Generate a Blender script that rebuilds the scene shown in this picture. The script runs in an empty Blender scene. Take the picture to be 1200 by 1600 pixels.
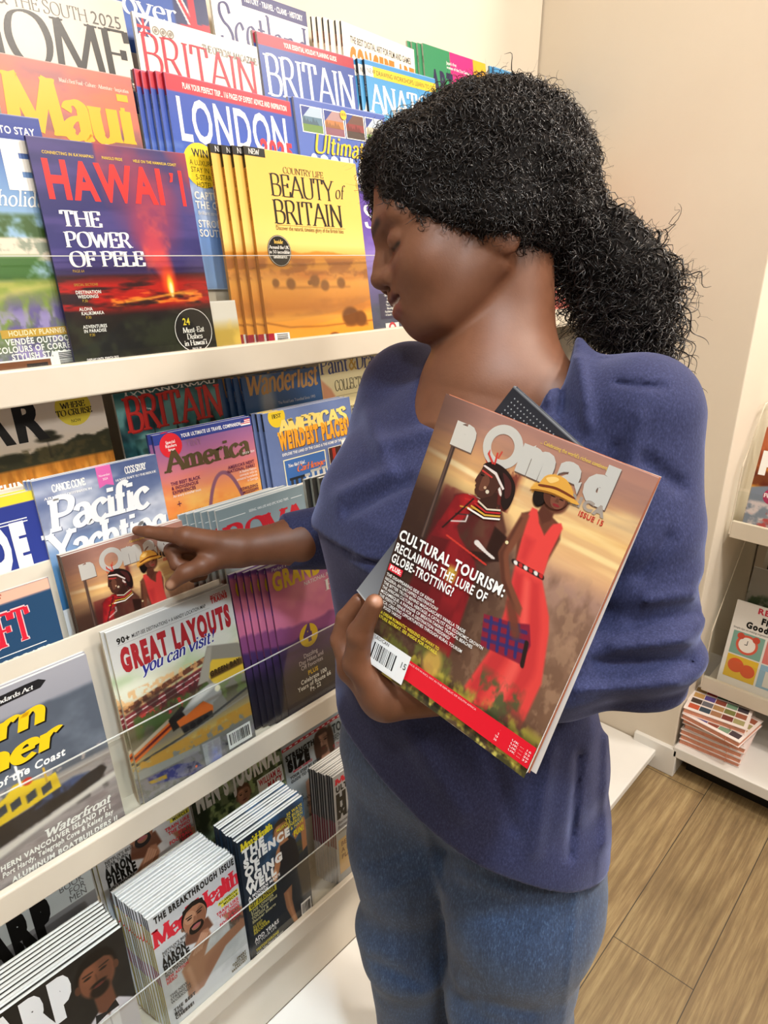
import bpy, math, random
import numpy as np
from math import radians, sin, cos, pi
from mathutils import Vector, Matrix

scene = bpy.context.scene
COL = scene.collection
rng = np.random.default_rng(7)
random.seed(7)

# ------------------------------------------------------------------ camera
EYE = 1.55                                    # camera height above the floor
FPX, YAW, PITCH, ROLL = 1067.5, radians(42.42), radians(21.0), radians(0.36)
cd = bpy.data.cameras.new('camera')
cd.sensor_fit = 'VERTICAL'; cd.sensor_height = 36.0; cd.sensor_width = 27.0
cd.lens = FPX / 1600 * 36.0
cd.clip_start = 0.02
cam = bpy.data.objects.new('camera', cd); COL.objects.link(cam)
_f = np.array([cos(PITCH)*cos(YAW), cos(PITCH)*sin(YAW), -sin(PITCH)])
_r0 = np.array([sin(YAW), -cos(YAW), 0.0]); _u0 = np.cross(_r0, _f)
_r = cos(ROLL)*_r0 + sin(ROLL)*_u0; _u = -sin(ROLL)*_r0 + cos(ROLL)*_u0
cam.matrix_world = Matrix(((_r[0], _u[0], -_f[0], 0), (_r[1], _u[1], -_f[1], 0), (_r[2], _u[2], -_f[2], EYE), (0, 0, 0, 1)))
scene.camera = cam
RC = np.array([_r, -_u, _f])

def P(px, py, d):
    """survey helper: world point seen at a photo pixel, d metres deep"""
    return RC.T @ np.array([(px-600)/FPX, (py-800)/FPX, 1.0]) * d + np.array([0, 0, EYE])
def PY(px, py, Y):
    q = RC.T @ np.array([(px-600)/FPX, (py-800)/FPX, 1.0]); return q*(Y/q[1]) + np.array([0, 0, EYE])

# ------------------------------------------------------------------ world, lamps, exposure
w = bpy.data.worlds.new('world'); scene.world = w; w.use_nodes = True
w.node_tree.nodes['Background'].inputs[0].default_value = (1.0, 0.93, 0.84, 1)
w.node_tree.nodes['Background'].inputs[1].default_value = 0.16
def lamp(name, loc, target, power, size, color=(1, 0.9, 0.78), spread=180):
    l = bpy.data.lights.new(name, 'AREA'); l.shape = 'DISK'; l.size = size; l.energy = power; l.color = color
    l.spread = radians(spread)
    o = bpy.data.objects.new(name, l); COL.objects.link(o); o.location = loc
    o.rotation_euler = (Vector(target)-Vector(loc)).to_track_quat('-Z', 'Y').to_euler()
    return o
lamp('ceiling_spotlight', (1.22, -0.55, 2.9), (0.9, 0.5, 1.0), 25, 0.22, (1, .90, .79))
lamp('ceiling_spotlight', (2.2, -0.35, 2.9), (1.7, 0.2, 0.2), 22, 0.22, (1, .91, .82))
lamp('ceiling_spotlight', (0.10, -0.75, 2.9), (0.35, 0.8, 0.9), 7, 0.28, (1, .92, .82))
lamp('ceiling_spotlight', (-0.7, -0.25, 2.9), (0.1, 0.9, 1.0), 11, 0.25, (1, .90, .78))
lamp('ceiling_spotlight', (0.90, -2.4, 2.9), (0.5, 0.8, 0.7), 37, 0.40, (1, 0.94, 0.86))
lamp('ceiling_spotlight', (0.05, -0.35, 2.9), (0.42, 0.74, 0.3), 2.6, 0.22, (0.72, 0.88, 1.0), 46)
vs = scene.view_settings
vs.view_transform = 'Standard'; vs.look = 'None'; vs.gamma = 1.0; vs.exposure = 0.2; vs.use_curve_mapping = False
scene.cycles.max_bounces = 6; scene.cycles.transparent_max_bounces = 16

# ------------------------------------------------------------------ colour + materials
def lin(c):
    if isinstance(c, str):
        c = c.lstrip('#'); c = [int(c[i:i+2], 16)/255 for i in (0, 2, 4)]
    c = np.asarray(c, float)
    return np.where(c <= 0.04045, c/12.92, ((c+0.055)/1.055)**2.4)
def srgb(c):
    if isinstance(c, str):
        c = c.lstrip('#'); return np.array([int(c[i:i+2], 16)/255 for i in (0, 2, 4)])
    return np.asarray(c, float)
class NT:
    def __init__(s, name):
        s.m = bpy.data.materials.new(name); s.m.use_nodes = True; s.t = s.m.node_tree; s.n = s.t.nodes
        s.b = s.n['Principled BSDF']
    def node(s, t, **kw):
        n = s.n.new(t)
        for k, v in kw.items():
            if k.startswith('i_'): n.inputs[k[2:].replace('_', ' ')].default_value = v
            else: setattr(n, k, v)
        return n
    def link(s, a, b): s.t.links.new(a, b)
    def noise(s, scale, detail=4, rough=0.55, stretch=None):
        tc = s.node('ShaderNodeTexCoord'); src = tc.outputs['Object']
        if stretch:
            mp = s.node('ShaderNodeMapping'); mp.inputs['Scale'].default_value = stretch
            s.link(src, mp.inputs[0]); src = mp.outputs[0]
        n = s.node('ShaderNodeTexNoise'); n.inputs['Scale'].default_value = scale
        n.inputs['Detail'].default_value = detail; n.inputs['Roughness'].default_value = rough
        s.link(src, n.inputs['Vector']); return n
    def ramp(s, fac, stops):
        r = s.node('ShaderNodeValToRGB'); e = r.color_ramp.elements
        while len(e) < len(stops): e.new(0.5)
        for k, (p, c) in enumerate(stops):
            e[k].position = p; e[k].color = (*lin(c), 1)
        s.link(fac, r.inputs[0]); return r
    def bump(s, h, strength, dist=0.002):
        b = s.node('ShaderNodeBump'); b.inputs['Strength'].default_value = strength; b.inputs['Distance'].default_value = dist
        s.link(h, b.inputs['Height']); s.link(b.outputs[0], s.b.inputs['Normal'])
    def p(s, **kw):
        for k, v in kw.items(): s.b.inputs[k.replace('_', ' ')].default_value = v
        return s
def simple(name, c, rough=0.5, c2=None, scale=30, spec=0.5, metal=0.0):
    t = NT(name); t.p(Roughness=rough, Metallic=metal); t.b.inputs['Specular IOR Level'].default_value = spec
    n = t.noise(scale); a = srgb(c); b = srgb(c2) if c2 else np.clip(a*0.965, 0, 1)
    r = t.ramp(n.outputs['Fac'], [(0.35, a), (0.65, b)]); t.link(r.outputs[0], t.b.inputs['Base Color'])
    return t.m
M = {}
M['cream'] = simple('cream_painted_metal', '#dcd2c1', 0.38, '#d8cdbb', 8)
M['wall'] = simple('cream_wall_paint', '#e6dccb', 0.6, '#e2d7c6', 3)
M['white'] = simple('white_laminate', '#f3f2ee', 0.25, '#efeeea', 5)
M['black'] = simple('black_plastic', '#151515', 0.4)
t = NT('clear_acrylic'); t.p(Roughness=0.03, IOR=1.3); t.b.inputs['Transmission Weight'].default_value = 1.0
g = t.node('ShaderNodeBsdfTransparent'); g.inputs[0].default_value = (0.97, 0.98, 0.97, 1)
gl = t.node('ShaderNodeBsdfGlossy'); gl.inputs['Roughness'].default_value = 0.06
lw = t.node('ShaderNodeLayerWeight'); lw.inputs[0].default_value = 0.12; fr = t.node('ShaderNodeMapRange')
fr.inputs['To Min'].default_value = 0.02; fr.inputs['To Max'].default_value = 0.45; t.link(lw.outputs['Facing'], fr.inputs['Value'])
mx = t.node('ShaderNodeMixShader'); t.link(fr.outputs[0], mx.inputs[0]); t.link(g.outputs[0], mx.inputs[1]); t.link(gl.outputs[0], mx.inputs[2])
t.link(mx.outputs[0], t.n['Material Output'].inputs['Surface']); M['acrylic'] = t.m
t = NT('acrylic_edge'); t.p(Roughness=0.2); t.b.inputs['Base Color'].default_value = (0.8, 0.8, 0.76, 1); t.b.inputs['Alpha'].default_value = 0.62
M['acrylic_edge'] = t.m
# printed paper: ink colour carried by the mesh, foil by a second attribute
t = NT('printed_cover'); a = t.node('ShaderNodeVertexColor', layer_name='ink'); t.link(a.outputs[0], t.b.inputs['Base Color'])
fo = t.node('ShaderNodeAttribute', attribute_name='foil'); t.link(fo.outputs['Fac'], t.b.inputs['Metallic'])
nn = t.noise(900, 2); mr = t.node('ShaderNodeMapRange'); mr.inputs['To Min'].default_value = 0.30; mr.inputs['To Max'].default_value = 0.38
t.link(nn.outputs['Fac'], mr.inputs['Value']); t.link(mr.outputs[0], t.b.inputs['Roughness'])
t.b.inputs['Specular IOR Level'].default_value = 0.35
M['print'] = t.m
t = NT('page_edges'); tc = t.node('ShaderNodeTexCoord'); wv = t.node('ShaderNodeTexWave', bands_direction='Y')
wv.inputs['Scale'].default_value = 260; wv.inputs['Distortion'].default_value = 1.5
t.link(tc.outputs['Object'], wv.inputs['Vector'])
r = t.ramp(wv.outputs['Fac'], [(0.0, '#dcdcd8'), (0.5, '#fbfbf8')]); t.link(r.outputs[0], t.b.inputs['Base Color']); t.p(Roughness=0.8)
M['pages'] = t.m
# vinyl plank floor, planks run along x
t = NT('oak_vinyl_planks'); tc = t.node('ShaderNodeTexCoord')
br = t.node('ShaderNodeTexBrick'); br.inputs['Scale'].default_value = 1.0
br.inputs['Brick Width'].default_value = 1.25; br.inputs['Row Height'].default_value = 0.19; br.inputs['Mortar Size'].default_value = 0.0012
br.inputs['Color1'].default_value = (0.2, 0.2, 0.2, 1); br.inputs['Color2'].default_value = (0.8, 0.8, 0.8, 1); br.inputs['Mortar'].default_value = (0, 0, 0, 1)
t.link(tc.outputs['Object'], br.inputs['Vector'])
n1 = t.noise(9, 8, 0.68, (0.4, 7, 1)); n2 = t.noise(26, 6, 0.7, (0.35, 12, 1)); n3 = t.noise(3.2, 4, 0.6, (1, 1.6, 1))
r1 = t.ramp(n1.outputs['Fac'], [(0.26, '#806b4e'), (0.45, '#947c58'), (0.58, '#ab946a'), (0.75, '#bea87e')])
r2 = t.ramp(n2.outputs['Fac'], [(0.35, '#a49c90'), (0.6, '#ffffff')])
r3 = t.ramp(n3.outputs['Fac'], [(0.3, '#9a8a78'), (0.55, '#ffffff')])
m1 = t.node('ShaderNodeMix', data_type='RGBA', blend_type='MULTIPLY'); m1.inputs[0].default_value = 0.25
t.link(r1.outputs[0], m1.inputs[6]); t.link(r2.outputs[0], m1.inputs[7])
m2 = t.node('ShaderNodeMix', data_type='RGBA', blend_type='MULTIPLY'); m2.inputs[0].default_value = 0.4
t.link(m1.outputs[2], m2.inputs[6]); t.link(r3.outputs[0], m2.inputs[7])
m3 = t.node('ShaderNodeMix', data_type='RGBA', blend_type='OVERLAY'); m3.inputs[0].default_value = 0.28
t.link(m2.outputs[2], m3.inputs[6]); t.link(br.outputs['Color'], m3.inputs[7])
m4 = t.node('ShaderNodeMix', data_type='RGBA', blend_type='MIX'); t.link(br.outputs['Fac'], m4.inputs[0])
m4.inputs[7].default_value = (0.06, 0.045, 0.03, 1); t.link(m3.outputs[2], m4.inputs[6])
t.link(m4.outputs[2], t.b.inputs['Base Color']); t.p(Roughness=0.5); t.bump(n2.outputs['Fac'], 0.15, 0.001)
M['floor'] = t.m

# ------------------------------------------------------------------ mesh helpers
def mesh_obj(name, V, F, mat, parent=None, smooth=False, ink=None, foil=None, mats=None, fmat=None):
    me = bpy.data.meshes.new(name)
    me.from_pydata([tuple(v) for v in V], [], [tuple(f) for f in F])
    return _fin(me, name, mat, parent, smooth, ink, foil, mats, fmat)
def _fin(me, name, mat, parent, smooth, ink=None, foil=None, mats=None, fmat=None):
    for m in (mats or [mat]): me.materials.append(m)
    if fmat is not None: me.polygons.foreach_set('material_index', np.asarray(fmat, np.int32))
    if smooth: me.polygons.foreach_set('use_smooth', np.ones(len(me.polygons), bool))
    if ink is not None:
        a = me.color_attributes.new('ink', 'FLOAT_COLOR', 'POINT')
        d = np.ones((len(me.vertices), 4), np.float32); d[:, :3] = lin(np.clip(ink, 0, 1)); a.data.foreach_set('color', d.ravel())
    if foil is not None:
        a = me.attributes.new('foil', 'FLOAT', 'POINT'); a.data.foreach_set('value', np.asarray(foil, np.float32))
    me.update()
    o = bpy.data.objects.new(name, me); COL.objects.link(o)
    if parent: o.parent = parent
    return o
def fast_mesh(name, V, F, mat, parent=None, smooth=True, **kw):
    """F: (n,3|4) int array"""
    V = np.asarray(V, np.float32); F = np.asarray(F, np.int32); k = F.shape[1]
    me = bpy.data.meshes.new(name); me.vertices.add(len(V)); me.vertices.foreach_set('co', V.ravel())
    me.loops.add(F.size); me.loops.foreach_set('vertex_index', F.ravel())
    me.polygons.add(len(F)); me.polygons.foreach_set('loop_start', np.arange(0, F.size, k, dtype=np.int32))
    me.update(calc_edges=True); me.validate()
    return _fin(me, name, mat, parent, smooth, **kw)
BOXF = [(0, 3, 2, 1), (4, 5, 6, 7), (0, 1, 5, 4), (1, 2, 6, 5), (2, 3, 7, 6), (3, 0, 4, 7)]
class MB:
    def __init__(s): s.V = []; s.F = []
    def add(s, V, F):
        b = len(s.V); s.V += [tuple(v) for v in V]; s.F += [tuple(i+b for i in f) for f in F]; return s
    def box(s, x0, y0, z0, x1, y1, z1):
        return s.add([(x0, y0, z0), (x1, y0, z0), (x1, y1, z0), (x0, y1, z0), (x0, y0, z1), (x1, y0, z1), (x1, y1, z1), (x0, y1, z1)], BOXF)
    def slab(s, x0, x1, a, b, th):
        """board between x0..x1, from (y,z)=a up to b, th thick towards +normal"""
        d = np.subtract(b, a); n = np.array([d[1], -d[0]]); n = n/np.linalg.norm(n)*th
        pts = [a, b, np.add(b, n), np.add(a, n)]
        return s.add([(x, p[0], p[1]) for x in (x0, x1) for p in pts], [(0, 3, 2, 1), (4, 5, 6, 7), (0, 1, 5, 4), (1, 2, 6, 5), (2, 3, 7, 6), (3, 0, 4, 7)])
    def tube(s, pts, r, n=8):
        pts = [np.array(p, float) for p in pts]; rings = []
        for i, p in enumerate(pts):
            d = pts[min(i+1, len(pts)-1)]-pts[max(i-1, 0)]; d /= np.linalg.norm(d)
            u = np.cross(d, (0, 0, 1) if abs(d[2]) < .9 else (1, 0, 0)); u /= np.linalg.norm(u); v = np.cross(d, u)
            rr = r[i] if hasattr(r, '__len__') else r
            rings.append([p+rr*(cos(2*pi*k/n)*u+sin(2*pi*k/n)*v) for k in range(n)])
        V = [q for g in rings for q in g]
        F = [(i*n+k, i*n+(k+1) % n, (i+1)*n+(k+1) % n, (i+1)*n+k) for i in range(len(pts)-1) for k in range(n)]
        F += [tuple(range(n-1, -1, -1)), tuple((len(pts)-1)*n+k for k in range(n))]
        return s.add(V, F)
    def build(s, name, mat, parent=None, smooth=False, bevel=0):
        o = mesh_obj(name, s.V, s.F, mat, parent, smooth)
        if bevel:
            m = o.modifiers.new('bevel', 'BEVEL'); m.width = bevel; m.segments = 2; m.limit_method = 'ANGLE'
        return o
def empty(name, loc, rot=(0, 0, 0)):
    o = bpy.data.objects.new(name, None); COL.objects.link(o); o.location = loc; o.rotation_euler = rot; o.empty_display_size = 0.05
    return o
def tag(o, label=None, cat=None, group=None, kind=None):
    if label:
        o['label'] = label
        if len(label.split()) > 16: print('LONG', len(label.split()), label)
    if cat: o['category'] = cat
    if group: o['group'] = group
    if kind: o['kind'] = kind
    return o

# ------------------------------------------------------------------ room
X0, X1 = -0.9, 1.9
o = MB().box(-1.6, -2.6, -0.05, 3.4, 1.9, 0.0).build('floor', M['floor']); tag(o, kind='structure')
o = MB().box(-1.6, 1.3, 0, 3.4, 1.38, 3.0).build('wall_back', M['wall']); tag(o, kind='structure')
o = MB().box(1.9, 0.50, 0.0, 2.6, 1.3, 3.0).build('wall_right', M['wall'], bevel=0.003); tag(o, kind='structure')
o = MB().box(2.6, -2.6, 0, 2.68, 1.3, 3.0).build('wall_far', M['wall']); tag(o, kind='structure')
o = MB().box(1.885, 0.482, 0, 2.58, 0.62, 0.10).build('baseboard_right', M['white'], bevel=0.003); tag(o, kind='structure')
o = MB().box(-1.6, -2.6, 3.0, 3.4, 1.9, 3.05).build('ceiling', M['wall']); tag(o, kind='structure')

# ------------------------------------------------------------------ the stepped magazine rack along the back wall
H = EYE
LA, LC = 9.0, 2.5
ROW = {}
for n in range(1, 5):
    ROW['a%d' % n] = (.898+.055*(n-1), H-.148+.09*(n-1), LA)
    ROW['b%d' % n] = (.783+.055*(n-1), H-.762+.095*(n-1), LA)
ROW['c1'] = (.757, H-1.212, LC); ROW['c2'] = (.845, H-1.092, LA)
TL = math.tan(radians(LA))
rack = empty('magazine_rack', (0.5, 1.0, 0)); rack.location = (0, 0, 0)
tag(rack, 'long cream stepped magazine rack along the left wall with clear acrylic guards', 'magazine rack')
MB().box(X0, 1.17, 0.1, X1-.006, 1.185, 2.75).build('back_panel', M['wall'], rack)
def tier(Y, ztop, lip, z0, dy, dz, nrow, zp, guard, zb, y1):
    MB().box(X0, Y, ztop-lip, X1-.01, Y+.012, ztop).build('lip', M['cream'], rack, bevel=.0025)
    MB().box(X0, Y+.012, ztop-lip, X1-.01, y1, ztop-lip+.02).add([], []).build('shelf_board', M['cream'], rack)
    for n in range(1, nrow+1):
        yb = Y+.022+dy*(n-1); zz = z0+dz*(n-1)
        MB().box(X0, yb-.008, zz-.014, X1-.01, yb+dy-.004, zz-.003).build('step', M['cream'], rack)
        if n > 1:      # pocket front in front of row n
            y0 = yb-.010; zt = zp+dz*(n-2); zlow = zz-dz-.004
            MB().slab(X0, X1-.01, (y0-.012-.0, zlow), (y0-.012+(zt-zlow)*TL, zt), .004).build('pocket_front', M['cream'], rack, bevel=.0012)
    if guard:
        gd = MB().box(X0, Y+.0122, ztop-.03, X1-.01, Y+.0142, ztop+guard).build('acrylic_guard', M['acrylic'], rack)
        MB().box(X0, Y+.0121, ztop+guard, X1-.01, Y+.0143, ztop+guard+.0012).build('guard_edge', M['acrylic_edge'], gd)
tier(.88, H-.137, .044, H-.148, .055, .09, 4, H+.092, .127, 0, 1.17)
tier(.765, H-.752, .044, H-.762, .055, .095, 4, H-.497, .132, 0, 1.17)
tier(.745, H-1.2017, .044, H-1.212, .088, .12, 2, H-.967, .13, 0, 1.17)
MB().box(X0, .80, .07, X1-.01, .812, H-1.245).build('kick_panel', M['cream'], rack)
MB().box(X0, .545, .045, X1-.003, .80, .07).build('base_platform', M['white'], rack, bevel=.003)
MB().box(X0, .70, .0, X1-.02, .72, .045).build('plinth', M['black'], rack)
# ------------------------------------------------------------------ lettering
_gc = {}
def _bglyph(ch, bold):
    key = (ch, bold)
    if key in _gc: return _gc[key]
    cu = bpy.data.curves.new('t', 'FONT'); cu.body = ch; cu.size = 1.0; cu.resolution_u = 3; cu.offset = bold; cu.fill_mode = 'FRONT'
    ob = bpy.data.objects.new('t', cu); COL.objects.link(ob)
    dg = bpy.context.evaluated_depsgraph_get(); me = bpy.data.meshes.new_from_object(ob.evaluated_get(dg))
    V = np.array([v.co[:2] for v in me.vertices]).reshape(-1, 2); F = [tuple(p.vertices) for p in me.polygons]
    for x in ('HH',):
        pass
    bpy.data.objects.remove(ob); bpy.data.curves.remove(cu); bpy.data.meshes.remove(me)
    _gc[key] = (V, F); return _gc[key]
_adv = {}
def _badv(ch):
    if ch in _adv: return _adv[ch]
    def wid(s):
        V, _ = _bglyph(s, 0.0); return V[:, 0].max()
    if ch == ' ': _adv[ch] = wid('I I')-wid('II'); return _adv[ch]
    a = wid('I'+ch+'I')-wid('II'); _adv[ch] = a; return a
_cap = None
def btext(s, bold=0.0):
    """flat text laid out in units of cap height: V, F, width"""
    global _cap
    if _cap is None: _cap = _bglyph('H', 0.0)[0][:, 1].max()
    V = []; F = []; x = 0.0
    for ch in s:
        if ch != ' ':
            v, f = _bglyph(ch, bold)
            if len(v):
                b = sum(map(len, V)); V.append(np.column_stack([v+[x, 0], np.full(len(v), len(V) % 2)])); F += [tuple(i+b for i in q) for q in f]
        x += _badv(ch)+bold*2.0
    V = np.concatenate(V)/[_cap, _cap, 1] if V else np.zeros((0, 3))
    return V, F, x/_cap
# a pen-nib roman: strokes in cap-height units; '~' smooth path, '|' after a point = serif
G = {
'A': (.8, ["0,0| .4,1", ".4,1 .8,0|", ".14,.36 .66,.36"]), 'B': (.7, [".1,0| .1,1|", "~.1,1 .38,1 .56,.9 .56,.66 .4,.54 .1,.53", "~.1,.53 .42,.53 .62,.45 .66,.25 .54,.04 .36,0 .1,0"]),
'C': (.78, ["~.7,.76 .62,.95 .42,1 .18,.88 .06,.5 .18,.12 .42,0 .62,.05 .72,.24"]), 'D': (.82, [".1,0| .1,1|", "~.1,1 .35,1 .62,.86 .74,.5 .62,.14 .35,0 .1,0"]),
'E': (.64, [".1,0| .1,1|", ".1,1 .56,1", ".56,1.01 .58,.78", ".1,.52 .45,.52", ".45,.62 .45,.42", ".1,0 .58,0", ".58,-.01 .61,.24"]),
'F': (.6, [".1,0| .1,1|", ".1,1 .55,1", ".55,1.01 .57,.78", ".1,.5 .43,.5", ".43,.6 .43,.4"]),
'G': (.85, ["~.7,.76 .62,.95 .42,1 .18,.88 .06,.5 .18,.12 .42,0 .6,.03 .72,.1", ".72,.06 .72,.42|"]), 'H': (.86, [".1,0| .1,1|", ".74,0| .74,1|", ".1,.52 .74,.52"]),
'I': (.32, [".15,0| .15,1|"]), 'K': (.78, [".1,0| .1,1|", ".62,1| .12,.45", ".28,.6 .7,0|"]), 'L': (.62, [".1,0| .1,1|", ".1,0 .56,0", ".56,-.01 .59,.26"]),
'M': (1.02, [".06,0| .14,1|", ".14,1 .5,.04", ".5,.04 .86,1", ".86,1| .94,0|"]), 'N': (.86, [".1,0| .1,1", ".02,1 .14,1", ".1,1 .74,0", ".74,0 .74,1|"]),
'O': (.9, ["~@.45,1 .17,.88 .06,.5 .17,.12 .45,0 .73,.12 .84,.5 .73,.88"]), 'P': (.66, [".1,0| .1,1|", "~.1,1 .4,1 .58,.9 .6,.74 .52,.55 .36,.48 .1,.48"]),
'R': (.74, [".1,0| .1,1|", "~.1,1 .4,1 .57,.9 .59,.74 .51,.57 .36,.5 .1,.5", ".36,.5 .7,0|"]), 'S': (.62, ["~.52,.78 .46,.95 .3,1 .12,.93 .08,.75 .2,.58 .42,.46 .55,.28 .48,.07 .28,0 .1,.05 .05,.24"]),
'T': (.72, [".35,0| .35,1", ".05,1 .65,1", ".05,1.01 .03,.78", ".65,1.01 .67,.78"]), 'U': (.84, [".1,.34 .1,1|", "~.1,.36 .14,.12 .28,.01 .42,0 .56,.01 .7,.12 .74,.36", ".74,.34 .74,1|"]),
'V': (.78, ["0,1| .38,0", ".38,0 .75,1|"]), 'W': (1.1, ["0,1| .3,0", ".3,0 .53,.85", ".53,.85 .78,0", ".78,0 1.06,1|"]), 'Y': (.74, ["0,1| .36,.48", ".72,1| .36,.48", ".36,.48 .36,0|"]),
'a': (.54, ["~.08,.48 .15,.6 .28,.63 .4,.55 .42,.4", ".42,.42 .42,.06", "~.42,.08 .46,.0 .54,.04", "~.42,.36 .22,.34 .06,.2 .1,.03 .24,0 .42,.14"]), 'c': (.5, ["~.44,.5 .36,.61 .26,.63 .1,.5 .05,.3 .12,.08 .28,0 .46,.12"]),
'd': (.6, ["~.45,.5 .28,.63 .1,.5 .05,.3 .12,.08 .26,0 .45,.14", ".45,1| .45,0|"]), 'e': (.54, [".08,.36 .47,.36", "~.47,.36 .42,.56 .28,.63 .12,.54 .05,.3 .14,.07 .3,0 .47,.12"]),
'f': (.38, [".15,0| .15,.75", "~.15,.72 .18,.92 .3,1 .42,.92", ".02,.6 .32,.6"]), 'g': (.56, ["~.44,.48 .28,.62 .1,.52 .06,.34 .16,.17 .3,.15 .44,.3", ".44,.62 .44,-.05", "~.44,-.02 .36,-.25 .2,-.28 .06,-.2"]),
'h': (.62, [".1,0| .1,1|", "~.1,.45 .22,.6 .36,.62 .46,.5 .48,.36", ".48,.4 .48,0|"]), 'i': (.28, [".13,0| .13,.62", ".04,.62 .14,.62", ".13,.8 .13,.93"]), 'l': (.27, [".13,0| .13,1", ".03,1 .14,1"]),
'm': (.92, [".1,0| .1,.62|", "~.1,.45 .2,.6 .33,.62 .42,.5 .43,.36", ".43,.4 .43,0|", "~.43,.45 .54,.6 .66,.62 .76,.5 .77,.36", ".77,.4 .77,0|"]), 'n': (.62, [".1,0| .1,.62|", "~.1,.45 .22,.6 .36,.62 .46,.5 .48,.36", ".48,.4 .48,0|"]),
'o': (.58, ["~@.28,.63 .12,.54 .05,.31 .12,.08 .28,0 .44,.08 .51,.31 .44,.54"]), 'r': (.44, [".1,0| .1,.62|", "~.1,.4 .2,.56 .32,.62 .42,.55"]), 's': (.46, ["~.4,.48 .34,.6 .22,.63 .1,.57 .08,.46 .18,.37 .34,.28 .4,.16 .32,.02 .2,0 .08,.04 .05,.16"]),
't': (.38, ["~.15,.85 .15,.4 .15,.14 .22,.01 .36,.06", "0,.62 .33,.62"]), 'u': (.62, [".1,.62| .1,.3", "~.1,.34 .13,.08 .26,0 .4,.06 .48,.2", ".48,.62 .48,0|"]), 'v': (.56, ["0,.62| .26,0", ".26,0 .52,.62|"]),
'w': (.8, ["0,.62| .2,0", ".2,0 .38,.6", ".38,.6 .56,0", ".56,0 .76,.62|"]), 'y': (.56, ["0,.62| .27,.02", "~.54,.62 .3,.02 .2,-.22 .06,-.26"]), 'b': (.6, [".1,0 .1,1|", "~.1,.5 .24,.63 .42,.58 .52,.31 .44,.06 .26,0 .1,.1"]),
'ʻ': (.22, ["~.16,1 .06,.9 .08,.78 .14,.74"]), "'": (.2, [".1,1 .1,.76"]), ',': (.2, ["~.1,.08 .12,-.06 .04,-.16"]), '.': (.2, [".1,0 .1,.1"]), '-': (.4, [".05,.34 .35,.34"]),
}
def _smooth(p, closed):
    p = np.array(p); n = len(p); out = []
    idx = range(n if closed else n-1)
    for i in idx:
        a, b, c, d = (p[(i-1) % n], p[i], p[(i+1) % n], p[(i+2) % n]) if closed else (p[max(i-1, 0)], p[i], p[i+1], p[min(i+2, n-1)])
        for t in np.linspace(0, 1, 6)[:-1]:
            out.append(.5*((2*b)+(c-a)*t+(2*a-5*b+4*c-d)*t*t+(3*b-a-3*c+d)*t**3))
    out.append(p[0] if closed else p[-1]); return np.array(out)
_lay = [0]
def _strip(p, wfun, V, F):
    p = np.array(p); d = np.gradient(p, axis=0); d /= np.linalg.norm(d, axis=1)[:, None]+1e-9
    nrm = np.stack([-d[:, 1], d[:, 0]], 1); w = np.array([wfun(q) for q in d])[:, None]*.5
    b = len(V); L = p+nrm*w; R = p-nrm*w
    zz = (_lay[0] % 9); _lay[0] += 1
    for l, r in zip(L, R): V += [(*l, zz), (*r, zz)]
    F += [(b+2*i, b+2*i+1, b+2*i+3, b+2*i+2) for i in range(len(p)-1)]
def stext(s, tk=.13, tn=.035, ser=.5, sp=.04, stn=None):
    nib = radians(14); stn = stn or tn
    wf = lambda d: tn+(tk-tn)*abs(sin(math.atan2(d[1], d[0])-nib))**1.4
    V = []; F = []; x = 0
    for ch in s:
        if ch == ' ': x += .32; continue
        if ch not in G:
            v, f, w = btext(ch, .0); b = len(V); V += [(q[0]+x, q[1], 0) for q in v]; F += [tuple(i+b for i in g) for g in f]; x += w+sp; continue
        gw, strokes = G[ch]
        for st in strokes:
            sm = st[0] == '~'; st = st.lstrip('~'); cl = st[0] == '@'; st = st.lstrip('@')
            pts = []; sf = []
            for tok in st.split():
                sf.append('|' in tok); a, b_ = tok.strip('|').split(','); pts.append((float(a)+x, float(b_)))
            _strip(_smooth(pts, cl) if sm else pts, wf, V, F)
            for q, fl in zip(pts, sf):
                if fl:
                    y = q[1]; up = 1 if y < .05 else -1; b = len(V); h = tk*.5+tk*ser
                    _lay[0] += 1; zz = _lay[0] % 9; V += [(q[0]-h, y, zz), (q[0]+h, y, zz), (q[0]+h*.9, y+up*stn, zz), (q[0]-h*.9, y+up*stn, zz)]; F.append((b, b+1, b+2, b+3))
        x += gw+sp
    return np.array(V), F, x-sp

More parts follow.
